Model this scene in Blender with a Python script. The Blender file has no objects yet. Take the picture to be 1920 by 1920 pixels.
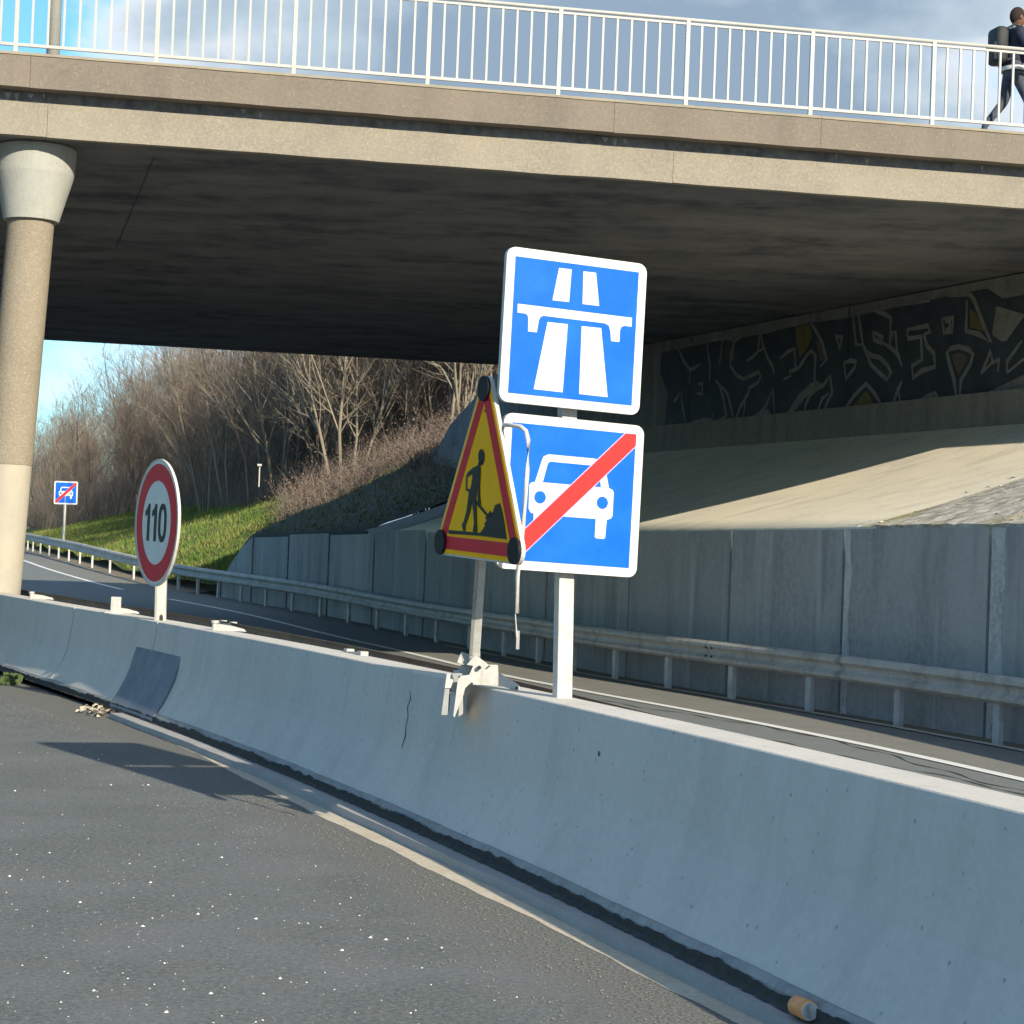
import bpy, bmesh, math, random
from mathutils import Vector, Matrix
from mathutils import noise as pnoise
from math import sin, cos, tan, radians, pi, sqrt, atan2, exp
random.seed(7)
R = random.Random(11)
C = bpy.context.scene.collection
scene = bpy.context.scene

# ------------------------------------------------------------------ camera
F = 3850.0; CH = 1.465
ROLL = radians(2.2); PITCH = math.atan(80 / F)
fw = Vector((0, cos(PITCH), sin(PITCH)))
_u0 = Vector((0, -sin(PITCH), cos(PITCH))); _r0 = Vector((1, 0, 0))
rt = cos(ROLL) * _r0 + sin(ROLL) * _u0
up = -sin(ROLL) * _r0 + cos(ROLL) * _u0
CAM = Vector((0, 0, CH))
cd = bpy.data.cameras.new('camera'); cam = bpy.data.objects.new('camera', cd); C.objects.link(cam)
cd.sensor_fit = 'HORIZONTAL'; cd.sensor_width = 36; cd.lens = F / 1920 * 36
cd.clip_start = 0.1; cd.clip_end = 3000
mw = Matrix((rt, up, -fw)).transposed().to_4x4(); mw.translation = CAM
cam.matrix_world = mw
scene.camera = cam

# ------------------------------------------------------------------ light
SUN_AZ = radians(32.5); SUN_EL = radians(25.5)      # azimuth measured from -Y towards +X
sdir = Vector((sin(SUN_AZ) * cos(SUN_EL), -cos(SUN_AZ) * cos(SUN_EL), sin(SUN_EL)))
ld = bpy.data.lights.new('sun', 'SUN'); ld.energy = 3.75; ld.angle = radians(0.53); ld.color = (1.0, 0.905, 0.735)
sun = bpy.data.objects.new('sun', ld); C.objects.link(sun)
sun.rotation_euler = (-sdir).to_track_quat('-Z', 'Y').to_euler()
sun.location = (20, -30, 30)

world = bpy.data.worlds.new('World'); scene.world = world; world.use_nodes = True
wt = world.node_tree; wt.nodes.clear()
def WN(t, **k):
    n = wt.nodes.new(t)
    for a, b in k.items(): setattr(n, a, b)
    return n
wo = WN('ShaderNodeOutputWorld'); bg = WN('ShaderNodeBackground'); wt.links.new(bg.outputs[0], wo.inputs[0])
sky = WN('ShaderNodeTexSky', sky_type='NISHITA'); sky.sun_disc = False
sky.sun_elevation = SUN_EL; sky.sun_rotation = pi - SUN_AZ
sky.air_density = 1.0; sky.dust_density = 0.6; sky.ozone_density = 2.0
tc = WN('ShaderNodeTexCoord')
mp = WN('ShaderNodeMapping'); mp.inputs['Scale'].default_value = (1, 1, 1.7); mp.inputs['Location'].default_value = (3.1, 1.4, 0.2)
wt.links.new(tc.outputs['Generated'], mp.inputs['Vector'])
cn = WN('ShaderNodeTexNoise'); cn.inputs['Scale'].default_value = 5.5; cn.inputs['Detail'].default_value = 7; cn.inputs['Roughness'].default_value = 0.52
wt.links.new(mp.outputs[0], cn.inputs['Vector'])
cn2 = WN('ShaderNodeTexNoise'); cn2.inputs['Scale'].default_value = 9.0; cn2.inputs['Detail'].default_value = 5
wt.links.new(mp.outputs[0], cn2.inputs['Vector'])
# the blue gap lies towards -X (left), the cloud deck towards +X: a real weather front across the whole sky
sx = WN('ShaderNodeSeparateXYZ'); wt.links.new(tc.outputs['Generated'], sx.inputs[0])
front = WN('ShaderNodeMath', operation='MULTIPLY_ADD'); front.inputs[1].default_value = 1.5; front.inputs[2].default_value = 0.30
wt.links.new(sx.outputs['X'], front.inputs[0])
fcl = WN('ShaderNodeClamp'); fcl.inputs['Min'].default_value = -0.06; fcl.inputs['Max'].default_value = 0.30
wt.links.new(front.outputs[0], fcl.inputs[0])
ad = WN('ShaderNodeMath', operation='ADD'); wt.links.new(cn.outputs['Fac'], ad.inputs[0]); wt.links.new(fcl.outputs[0], ad.inputs[1])
mr = WN('ShaderNodeMapRange', interpolation_type='SMOOTHSTEP'); mr.inputs['From Min'].default_value = 0.52; mr.inputs['From Max'].default_value = 0.66
wt.links.new(ad.outputs[0], mr.inputs['Value'])
cc = WN('ShaderNodeValToRGB'); wt.links.new(ad.outputs[0], cc.inputs[0])
cc.color_ramp.elements[0].position = 0.5; cc.color_ramp.elements[0].color = (1.45, 1.45, 1.47, 1)
cc.color_ramp.elements[1].position = 0.80; cc.color_ramp.elements[1].color = (0.34, 0.46, 0.60, 1)
e = cc.color_ramp.elements.new(0.60); e.color = (1.05, 1.08, 1.13, 1)
e = cc.color_ramp.elements.new(0.69); e.color = (0.60, 0.73, 0.85, 1)
cs = WN('ShaderNodeVectorMath', operation='SCALE'); cs.inputs['Scale'].default_value = 3.25
wt.links.new(cc.outputs[0], cs.inputs[0])
skt = WN('ShaderNodeMix', data_type='RGBA', blend_type='MULTIPLY'); skt.inputs['Factor'].default_value = 1.0
wt.links.new(sky.outputs[0], skt.inputs['A']); skt.inputs['B'].default_value = (0.38, 0.63, 0.76, 1)
mx = WN('ShaderNodeMix', data_type='RGBA'); wt.links.new(mr.outputs[0], mx.inputs['Factor'])
wt.links.new(skt.outputs['Result'], mx.inputs['A']); wt.links.new(cs.outputs[0], mx.inputs['B'])
wt.links.new(mx.outputs['Result'], bg.inputs['Color']); bg.inputs['Strength'].default_value = 0.15

scene.view_settings.view_transform = 'Standard'; scene.view_settings.look = 'None'
scene.view_settings.exposure = 0.93; scene.view_settings.gamma = 1; scene.view_settings.use_curve_mapping = False
scene.render.engine = 'CYCLES'
scene.cycles.max_bounces = 5; scene.cycles.diffuse_bounces = 4
scene.cycles.use_adaptive_sampling = True; scene.cycles.adaptive_threshold = 0.03; scene.cycles.use_denoising = True

# ------------------------------------------------------------------ measuring helpers (metres from the photograph)
def ray(x, y): return fw + (x - 960) / F * rt - (y - 960) / F * up
def P(x, y, d):
    v = ray(x, y); return CAM + v * (d / v.y)
def PZ(x, y, z):
    v = ray(x, y); return CAM + v * ((z - CH) / v.z)
def onplane(x, y, o, n):
    v = ray(x, y); return CAM + v * ((o - CAM).dot(n) / v.dot(n))

# ------------------------------------------------------------------ materials
M = {}
def mat(name, col=(.5, .5, .5), rough=.8, metal=0., var=None, vscale=3., detail=6, speck=None, spscale=60., bump=0., bscale=80.,
        streak=None, stscale=(6, 6, .5), spec=.4, stretch=None, fine=None, contrast=(.35, .65), extra=None):
    m = bpy.data.materials.new(name); m.use_nodes = True; nt = m.node_tree
    b = nt.nodes['Principled BSDF']; b.inputs['Roughness'].default_value = rough; b.inputs['Metallic'].default_value = metal
    b.inputs['Specular IOR Level'].default_value = spec
    g = nt.nodes.new('ShaderNodeNewGeometry')
    def noise(sc, det=5, st=None, rough_=.6):
        n = nt.nodes.new('ShaderNodeTexNoise'); n.inputs['Scale'].default_value = sc; n.inputs['Detail'].default_value = det
        n.inputs['Roughness'].default_value = rough_
        if st:
            q = nt.nodes.new('ShaderNodeMapping'); q.inputs['Scale'].default_value = st
            nt.links.new(g.outputs['Position'], q.inputs['Vector']); nt.links.new(q.outputs[0], n.inputs['Vector'])
        else: nt.links.new(g.outputs['Position'], n.inputs['Vector'])
        return n
    def mixc(fac, A, B):
        x = nt.nodes.new('ShaderNodeMix'); x.data_type = 'RGBA'
        nt.links.new(fac, x.inputs['Factor'])
        for s, v in (('A', A), ('B', B)):
            if isinstance(v, tuple): x.inputs[s].default_value = (*v, 1)
            else: nt.links.new(v, x.inputs[s])
        return x.outputs['Result']
    def rng(o, a, c, lo=0., hi=1.):
        r = nt.nodes.new('ShaderNodeMapRange'); r.inputs['From Min'].default_value = a; r.inputs['From Max'].default_value = c
        r.inputs['To Min'].default_value = lo; r.inputs['To Max'].default_value = hi
        nt.links.new(o, r.inputs['Value']); return r.outputs[0]
    cur = col
    if var:
        cur = mixc(rng(noise(vscale, detail, stretch).outputs['Fac'], *contrast), col, var)
    if fine:
        cur = mixc(rng(noise(fine[1], 4).outputs['Fac'], .35, .65, 0, fine[2]), cur, fine[0])
    if streak:
        cur = mixc(rng(noise(1., 6, stscale).outputs['Fac'], .5, .72, 0, streak[1]), cur, streak[0])
    if speck:
        v = nt.nodes.new('ShaderNodeTexVoronoi'); v.inputs['Scale'].default_value = spscale
        nt.links.new(g.outputs['Position'], v.inputs['Vector'])
        s = nt.nodes.new('ShaderNodeSeparateColor'); nt.links.new(v.outputs['Color'], s.inputs[0])
        sel = rng(s.outputs[0], speck[1], speck[1] + .02, 0, speck[2])
        dd = rng(v.outputs['Distance'], .25, .45, 1, 0)
        mm = nt.nodes.new('ShaderNodeMath'); mm.operation = 'MULTIPLY'; nt.links.new(sel, mm.inputs[0]); nt.links.new(dd, mm.inputs[1])
        cur = mixc(mm.outputs[0], cur, speck[0])
    if extra: cur = extra(nt, g, cur, mixc, rng, noise)
    if isinstance(cur, tuple): b.inputs['Base Color'].default_value = (*cur, 1)
    else: nt.links.new(cur, b.inputs['Base Color'])
    if bump:
        n = noise(bscale, 5); bp = nt.nodes.new('ShaderNodeBump'); bp.inputs['Strength'].default_value = bump; bp.inputs['Distance'].default_value = .01
        nt.links.new(n.outputs['Fac'], bp.inputs['Height']); nt.links.new(bp.outputs[0], b.inputs['Normal'])
    M[name] = m; return m

mat('gravelly_asphalt', (.10, .085, .065), .95, var=(.15, .13, .10), vscale=6, fine=((.24, .20, .15), 70, .9), speck=((.38, .34, .27), .6, .8), spscale=60, bump=1., bscale=80)
mat('sandy_strip', (.52, .45, .34), .95, var=(.62, .55, .43), vscale=5, fine=((.38, .32, .24), 30, .6), bump=.4, bscale=60)
mat('footing', (.40, .39, .37), .9, var=(.34, .33, .315), vscale=3, fine=((.28, .27, .26), 40, .4), bump=.3)
mat('barrier', (.60, .565, .50), .85, var=(.52, .49, .435), vscale=.9, fine=((.64, .605, .54), 26, .5), streak=((.40, .38, .345), .4), stscale=(3.5, 3.5, .7), speck=((.22, .22, .22), .97, .7), spscale=45, bump=.35, bscale=70)
mat('barrier_toe', (.33, .325, .31), .9, var=(.20, .20, .195), vscale=7, stretch=(1, 1, .3), fine=((.40, .40, .38), 30, .5), bump=.4)
mat('grime', (.035, .036, .036), .95, var=(.06, .058, .05), vscale=25)
mat('metal_paint_white', (.56, .545, .50), .55, var=(.43, .42, .385), vscale=7, fine=((.62, .61, .57), 40, .5), streak=((.33, .29, .23), .35), stscale=(30, 30, 6), spec=.4)
mat('rail_white', (.47, .465, .44), .45, var=(.40, .395, .375), vscale=2.5)
mat('galvanized', (.44, .44, .43), .55, .55, var=(.32, .32, .31), vscale=3, fine=((.5, .5, .48), 30, .5))
mat('guard_steel', (.50, .465, .405), .7, .05, var=(.36, .33, .285), vscale=2.2, stretch=(1, 1, 2.5), fine=((.57, .53, .47), 22, .5), streak=((.16, .14, .12), .6), stscale=(5, 5, 1.5))
mat('guard_post', (.60, .59, .56), .7, .1, var=(.45, .43, .40), vscale=5)
mat('median_steel', (.20, .185, .17), .65, .3, var=(.12, .11, .10), vscale=3, fine=((.26, .24, .22), 20, .5))  # dark tone stands in for shade on the rail's back face
mat('sign_back', (.50, .50, .49), .5, .5)
mat('sign_white', (.64, .64, .61), .42, var=(.58, .58, .55), vscale=9)
mat('sign_blue', (.0, .115, .61), .45, spec=.15, var=(.008, .145, .65), vscale=5, contrast=(.4, .7))
mat('sign_red', (.60, .028, .028), .5, spec=.2)
mat('sign_lilac', (.45, .38, .75), .4)
mat('red_dark', (.62, .010, .03), .5, spec=.15, var=(.56, .010, .025), vscale=6)
mat('yellow', (1.0, .50, .0), .55, spec=.12, var=(.95, .46, .0), vscale=6)
mat('sign_black', (.004, .005, .008), .5, spec=.2)
mat('disc_black', (.008, .010, .016), .6, spec=.2)
mat('beam_concrete', (.285, .252, .198), .92, var=(.23, .205, .165), vscale=1.1, fine=((.345, .31, .25), 30, .6), speck=((.43, .40, .335), .70, .4), spscale=42, streak=((.19, .175, .148), .4), stscale=(1.3, 1.3, .8), bump=.5, bscale=50)
mat('cornice', (.205, .172, .138), .92, var=(.165, .14, .115), vscale=1.0, fine=((.245, .21, .172), 25, .5), speck=((.33, .30, .255), .86, .4), spscale=38, streak=((.13, .116, .098), .5), stscale=(2.2, 2.2, .4), bump=.4, bscale=50)
mat('lit_ledge', (.34, .30, .225), .9, var=(.28, .25, .19), vscale=4)  # paler than the cornice: sunlight on its top edge put into the colour
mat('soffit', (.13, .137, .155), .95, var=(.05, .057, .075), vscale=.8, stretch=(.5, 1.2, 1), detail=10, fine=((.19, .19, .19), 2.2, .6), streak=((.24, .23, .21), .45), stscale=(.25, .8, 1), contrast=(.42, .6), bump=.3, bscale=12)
mat('deck_core', (.17, .17, .17), .95, var=(.09, .09, .095), vscale=2.5, stretch=(1, 1, 2), fine=((.28, .28, .27), 9, .6))
mat('pier_cap', (.40, .40, .36), .9, var=(.35, .35, .315), vscale=4, fine=((.45, .44, .39), 25, .4), streak=((.27, .27, .245), .35), stscale=(14, 14, 1.), bump=.4, bscale=25)
mat('pier_raw', (.27, .225, .165), .92, var=(.225, .19, .14), vscale=2., fine=((.32, .28, .21), 28, .6), speck=((.42, .36, .27), .62, .5), spscale=40, bump=.7, bscale=40)
mat('pier_painted', (.42, .38, .30), .85, var=(.37, .335, .265), vscale=2.5, fine=((.46, .42, .34), 20, .4))
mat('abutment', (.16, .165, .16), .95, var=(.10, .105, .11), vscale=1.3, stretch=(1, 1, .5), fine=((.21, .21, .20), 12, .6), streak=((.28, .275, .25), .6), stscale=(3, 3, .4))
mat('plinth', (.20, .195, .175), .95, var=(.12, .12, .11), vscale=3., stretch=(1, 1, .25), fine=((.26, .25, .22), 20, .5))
mat('graffiti_dark', (.02, .03, .042), .8, var=(.04, .052, .066), vscale=2.2)
mat('graffiti_pale', (.22, .22, .205), .85, var=(.15, .15, .14), vscale=4)
mat('graffiti_yellow', (.15, .135, .04), .85, var=(.10, .09, .035), vscale=5)
mat('graffiti_pink', (.13, .10, .09), .85, var=(.10, .08, .07), vscale=5)
mat('paving', (.80, .71, .55), .93, var=(.68, .62, .49), vscale=.9, stretch=(1, .6, 1), fine=((.84, .76, .60), 14, .6), streak=((.50, .46, .38), .65), stscale=(.6, 2.6, 3), bump=.4, bscale=18)
mat('bank_rubble', (.36, .33, .27), .95, var=(.17, .16, .14), vscale=1.6, stretch=(1.0, 4.2, 2), detail=9, fine=((.56, .53, .46), 6, .9), speck=((.62, .60, .54), .86, .8), spscale=18, streak=((.30, .25, .03), .9), stscale=(.35, .6, 1.2), bump=1., bscale=14)
mat('stone_pale', (.62, .60, .54), .9, var=(.45, .42, .36), vscale=20)
mat('pebble', (.78, .77, .70), .75)
mat('wall_panel', (.43, .43, .42), .9, var=(.30, .31, .31), vscale=.7, stretch=(1, 1, .45), fine=((.49, .49, .48), 12, .6), streak=((.17, .175, .18), .55), stscale=(2.0, 2.0, .3), bump=.3, bscale=30)
def panel_extra(nt, g, cur, mixc, rng, noise):
    oi = nt.nodes.new('ShaderNodeObjectInfo')
    c2 = mixc(rng(oi.outputs['Random'], 0, 1, 0, .45), cur, (.22, .23, .235))
    n = noise(1., 8, (3.5, 3.5, .22))
    return mixc(rng(n.outputs['Fac'], .56, .66, 0, .5), c2, (.50, .50, .48))
M['wall_panel'].name = 'old'
mat('wall_panel', (.44, .42, .385), .9, var=(.30, .295, .275), vscale=.7, stretch=(1, 1, .45), fine=((.50, .48, .44), 12, .6), streak=((.12, .12, .12), .6), stscale=(2.0, 2.0, .3), bump=.3, bscale=30, extra=panel_extra)
mat('wall_joint', (.55, .54, .51), .95, var=(.28, .28, .275), vscale=5, stretch=(1, 1, .35), fine=((.62, .60, .57), 18, .7), bump=.5, bscale=20)
mat('dark_gap', (.02, .02, .022), 1.)
mat('lane', (.135, .15, .145), .85, var=(.165, .175, .17), vscale=2, fine=((.225, .235, .225), 40, .5), bump=.4)
mat('shoulder', (.145, .142, .125), .9, var=(.18, .176, .155), vscale=2, fine=((.26, .255, .225), 40, .6), bump=.5)
mat('verge', (.20, .155, .11), .95, var=(.13, .11, .075), vscale=3, fine=((.28, .22, .15), 20, .6))
mat('line_paint', (.80, .80, .76), .6, var=(.70, .70, .66), vscale=8)
mat('soil', (.10, .085, .055), .95, var=(.07, .075, .03), vscale=.5)
mat('grass_ground', (.075, .115, .022), .95, var=(.12, .125, .04), vscale=.7, fine=((.13, .17, .04), 10, .5), bump=.8, bscale=15)
mat('litter_ground', (.095, .07, .048), .95, var=(.05, .04, .03), vscale=1.5, fine=((.15, .11, .08), 12, .6), bump=.8, bscale=15)
mat('moss_bank', (.04, .048, .032), .95, var=(.02, .025, .022), vscale=2.2, detail=9, fine=((.09, .085, .06), 9, .6), streak=((.10, .08, .06), .5), stscale=(1.5, 4, 2), bump=1., bscale=15)
mat('grass_blade', (.105, .175, .028), .8, var=(.23, .225, .065), vscale=.9, contrast=(.42, .62))
mat('bark_pale', (.28, .235, .175), .9, var=(.20, .17, .125), vscale=1.6, stretch=(1, 1, .4))
mat('bark_brown', (.225, .17, .128), .9, var=(.15, .115, .09), vscale=1.2)
mat('twig', (.15, .12, .098), .9, var=(.23, .19, .15), vscale=.8)
mat('bramble_leaf', (.11, .068, .052), .85, var=(.21, .145, .115), vscale=3)
mat('grit', (.25, .225, .18), .95, var=(.14, .13, .11), vscale=60)
mat('lime', (.42, .42, .40), .95, var=(.22, .22, .215), vscale=14)
mat('weed', (.07, .10, .035), .85)
mat('rubber_cover', (.20, .225, .26), .7, var=(.15, .17, .20), vscale=6)
mat('can_orange', (.78, .25, .09), .45, .1, var=(.80, .42, .12), vscale=18)
mat('aluminium', (.78, .78, .76), .35, .4)
mat('skin', (.16, .08, .05), .6)
mat('jacket', (.018, .022, .045), .8, var=(.03, .035, .065), vscale=6)
mat('trousers', (.045, .055, .075), .85, var=(.075, .085, .11), vscale=6)
mat('backpack', (.02, .024, .026), .7, var=(.04, .045, .045), vscale=9)
mat('shirt_white', (.75, .74, .72), .8)
mat('hair', (.03, .018, .014), .9)
mat('shoe', (.015, .015, .018), .6)

# ------------------------------------------------------------------ mesh helpers
class MB:
    def __init__(s): s.v = []; s.f = []; s.m = []
    def add(s, vs, fs, mi=0):
        o = len(s.v); s.v += [tuple(v) for v in vs]
        for f in fs: s.f.append(tuple(i + o for i in f)); s.m.append(mi)
    def box(s, o, a, b, c, mi=0):              # corner o and three edge vectors
        o, a, b, c = Vector(o), Vector(a), Vector(b), Vector(c)
        vs = [o, o + a, o + a + b, o + b]; vs += [v + c for v in vs]
        s.add(vs, [(3, 2, 1, 0), (4, 5, 6, 7), (0, 1, 5, 4), (1, 2, 6, 5), (2, 3, 7, 6), (3, 0, 4, 7)], mi)
    def cbox(s, c, U, V, N, w, h, d, mi=0):
        c = Vector(c); s.box(c - U * w / 2 - V * h / 2 - N * d / 2, U * w, V * h, N * d, mi)
    def prism(s, pts, off, mi=0):               # closed planar loop, thickness vector
        n = len(pts); pts = [Vector(p) for p in pts]; off = Vector(off)
        s.add(pts + [p + off for p in pts], [tuple(range(n))[::-1], tuple(range(n, 2 * n))] + [(i, (i + 1) % n, n + (i + 1) % n, n + i) for i in range(n)], mi)
    def ring(s, o1, o2, off, mi=0):             # loop with a hole (equal counts)
        n = len(o1); o1 = [Vector(p) for p in o1]; o2 = [Vector(p) for p in o2]; off = Vector(off)
        vs = o1 + o2 + [p + off for p in o1] + [p + off for p in o2]
        fs = []
        for i in range(n):
            j = (i + 1) % n
            fs += [(i, i + n, j + n, j), (i + 2 * n, j + 2 * n, j + 3 * n, i + 3 * n), (i, j, j + 2 * n, i + 2 * n), (i + n, i + 3 * n, j + 3 * n, j + n)]
        s.add(vs, fs, mi)
    def tube(s, pts, r, n=8, mi=0, cap=True):
        pts = [Vector(p) for p in pts]; rs = r if isinstance(r, (list, tuple)) else [r] * len(pts)
        rings = []; ref = None
        for i, p in enumerate(pts):
            t = (pts[min(i + 1, len(pts) - 1)] - pts[max(i - 1, 0)]).normalized()
            if ref is None: ref = Vector((0, 0, 1)) if abs(t.z) < .9 else Vector((1, 0, 0))
            a = t.cross(ref).normalized(); b = t.cross(a).normalized(); ref = -b if False else ref
            rings.append([p + (a * cos(2 * pi * k / n) + b * sin(2 * pi * k / n)) * rs[i] for k in range(n)])
        vs = [v for g in rings for v in g]; fs = []
        for i in range(len(pts) - 1):
            for k in range(n):
                k2 = (k + 1) % n; fs.append((i * n + k, i * n + k2, (i + 1) * n + k2, (i + 1) * n + k))
        if cap: fs.append(tuple(range(n))); fs.append(tuple(range((len(pts) - 1) * n, len(pts) * n))[::-1])
        s.add(vs, fs, mi)
    def loft(s, rows, closed=False, mi=0, caps=False):      # rows of equal length
        assert all(len(g) == len(rows[0]) for g in rows)
        n = len(rows[0]); vs = [v for g in rows for v in g]; fs = []
        for i in range(len(rows) - 1):
            for k in range(n if closed else n - 1):
                k2 = (k + 1) % n; fs.append((i * n + k, i * n + k2, (i + 1) * n + k2, (i + 1) * n + k))
        if caps: fs.append(tuple(range(n))[::-1]); fs.append(tuple(range((len(rows) - 1) * n, len(rows) * n)))
        s.add(vs, fs, mi)
    def build(s, name, ms, parent=None, smooth=False, bevel=0, fix=True):
        me = bpy.data.meshes.new(name); me.from_pydata(s.v, [], s.f)
        if isinstance(ms, str): ms = [ms]
        for m in ms: me.materials.append(M[m])
        me.polygons.foreach_set('material_index', s.m)
        if fix:
            bm = bmesh.new(); bm.from_mesh(me); bmesh.ops.recalc_face_normals(bm, faces=bm.faces); bm.to_mesh(me); bm.free()
        if smooth: me.polygons.foreach_set('use_smooth', [True] * len(me.polygons))
        me.update()
        o = bpy.data.objects.new(name, me); C.objects.link(o)
        if bevel:
            bv = o.modifiers.new('bevel', 'BEVEL'); bv.width = bevel; bv.segments = 2; bv.limit_method = 'ANGLE'
        if parent:
            o.parent = parent; o.matrix_parent_inverse = parent.matrix_world.inverted() if False else Matrix.Translation(-root_loc(parent))
        return o
def root_loc(p):
    v = Vector((0, 0, 0))
    while p: v += p.location; p = p.parent
    return v
def thing(name, label, cat, loc=(0, 0, 0), group=None):
    o = bpy.data.objects.new(name, None); C.objects.link(o); o.location = loc; o.empty_display_size = .2
    o['label'] = label; o['category'] = cat
    if group: o['group'] = group
    return o
def tag(o, label, cat, group=None):
    o['label'] = label; o['category'] = cat
    if group: o['group'] = group
    return o
def struct(o): o['kind'] = 'structure'; return o
def stuff(o): o['kind'] = 'stuff'; return o
def lerp(a, b, t): return a + (b - a) * t
def interp(tab, x):
    if x <= tab[0][0]:
        (x0, y0), (x1, y1) = tab[0], tab[1]
    elif x >= tab[-1][0]:
        (x0, y0), (x1, y1) = tab[-2], tab[-1]
    else:
        for (x0, y0), (x1, y1) in zip(tab, tab[1:]):
            if x0 <= x <= x1: break
    return y0 + (y1 - y0) * (x - x0) / (x1 - x0)
def smooth_tab(tab, y, w=2.5):
    return sum(interp(tab, y + w * k / 3) for k in range(-3, 4)) / 7
def frange(a, b, s):
    n = max(1, round((b - a) / s)); return [a + (b - a) * i / n for i in range(n + 1)]

# ------------------------------------------------------------------ plan curves
BAR = [(-6, 3.9), (0, 2.83), (3, 2.3), (5.84, 1.44), (6.75, 1.13), (8.06, .69), (9.39, .22), (10.93, -.36), (13.27, -1.27), (14.38, -1.74), (18, -3.35), (19.6, -4.14), (23.14, -5.74), (30, -9.0), (45, -16.5), (70, -31)]
def bx(y): return smooth_tab(BAR, y, 1.2)            # barrier top edge (near side)
def btan(y): return Vector((bx(y + .3) - bx(y - .3), .6, 0)).normalized()
def bnor(y): t = btan(y); return Vector((-t.y, t.x, 0)) if -t.y < 0 else Vector((t.y, -t.x, 0))   # towards our road
def BP(y, off, z): n = bnor(y); return Vector((bx(y), y, 0)) + n * off + Vector((0, 0, z))
RAIL = [(8, 9.0), (16, 7.35), (22.9, 5.22), (24.7, 4.4), (26.3, 3.66), (28.3, 2.83), (30.2, 2.0), (33, 1.1), (36.8, .1), (46, -3.4), (50.5, -5.5), (53.5, -7.0), (58, -9.1), (63, -11.4), (68, -13.7), (88, -20.6), (120, -30), (200, -50)]
def rx(y): return smooth_tab(RAIL, y, 2.5)
RZ = [(8, -.45), (20, -.41), (27, -.36), (37, -.38), (44, -.30), (49, -.13), (54, -.04), (60, .08), (65, .3), (70, .5), (87, .8), (130, 1.3), (200, 2.0)]
def rz(y): return smooth_tab(RZ, y, 3)
def rnor(y):
    t = Vector((rx(y + .5) - rx(y - .5), 1, 0)).normalized(); return Vector((t.y, -t.x, 0))     # outward, away from the road
def RP(y, off, z=0): return Vector((rx(y), y, rz(y) + z)) + rnor(y) * off

# ------------------------------------------------------------------ ground, roads
mb = MB(); mb.add([(-900, -300, -1.6), (900, -300, -1.6), (900, 1800, -1.6), (-900, 1800, -1.6)], [(0, 1, 2, 3)])
struct(mb.build('ground', 'soil'))
mb = MB()
rows = []
for y in frange(-8, 75, .6):
    rows.append([BP(y, o, 0) for o in (40, 20, 8, 3, 2, 1.6, 1.2, .8, .4, .2)])
mb.loft(rows)
def road_extra(nt, g, cur, mixc, rng, noise):
    a = nt.nodes.new('ShaderNodeAttribute'); a.attribute_name = 'edge_distance'
    n = noise(2.2, 7); n2 = noise(45, 3)
    w = nt.nodes.new('ShaderNodeMath'); w.operation = 'MULTIPLY_ADD'; w.inputs[1].default_value = .55; nt.links.new(n.outputs['Fac'], w.inputs[0]); nt.links.new(a.outputs['Fac'], w.inputs[2])
    w2 = nt.nodes.new('ShaderNodeMath'); w2.operation = 'MULTIPLY_ADD'; w2.inputs[1].default_value = .5; nt.links.new(n2.outputs['Fac'], w2.inputs[0]); nt.links.new(w.outputs[0], w2.inputs[2])
    f = rng(w2.outputs[0], 1.15, 1.42, 1, 0)
    grit = mixc(rng(noise(75, 4).outputs['Fac'], .38, .62), (.080, .078, .068), (.225, .22, .195))
    return mixc(f, cur, grit)
mat('asphalt', (.083, .092, .085), .85, var=(.122, .128, .125), vscale=1.3, detail=9, contrast=(.4, .62), fine=((.20, .205, .20), 42, .7), streak=((.16, .155, .145), .5), stscale=(2.5, 2.5, 2.5), speck=((.34, .34, .32), .90, .7), spscale=85, bump=.6, bscale=90, spec=.35, extra=road_extra)
ro_ = struct(mb.build('road', 'asphalt', fix=False))
at = ro_.data.attributes.new('edge_distance', 'FLOAT', 'POINT'); _o = (40, 20, 8, 3, 2, 1.6, 1.2, .8, .4, .2)
at.data.foreach_set('value', [_o[i % 10] for i in range(len(ro_.data.vertices))])
def jit(y, s, a): return a * (sin(y * 3.1 + s) * .5 + sin(y * 7.7 + 2 * s) * .3 + sin(y * 17 + 3 * s) * .2)
def strip(name, m, y0, y1, o_in, o_out, z, ja=.02, step=.08, seed=0, skirt=0):
    mb = MB(); rows = []
    for y in frange(y0, y1, step):
        a = BP(y, o_in(y) if callable(o_in) else o_in, z); b = BP(y, (o_out(y) if callable(o_out) else o_out) + jit(y, seed, ja), z)
        row = [a, b]
        if skirt: row.append(b - Vector((0, 0, skirt)))
        rows.append(row)
    mb.loft(rows); return struct(mb.build(name, m))
strip('sandy_gutter', 'sandy_strip', 2, 15.9, .3, lambda y: .375 + .09 * min(1, max(0, (y - 6) / 4)) - .13 * min(1, max(0, (y - 12.5) / 3.4)), 0.0015, .014, seed=4)
strip('footing_slab', 'footing', -2, 17.0, .15, lambda y: .298 + .06 * min(1, max(0, (y - 6) / 6)), 0.045, .008, seed=2, skirt=.06)

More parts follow.
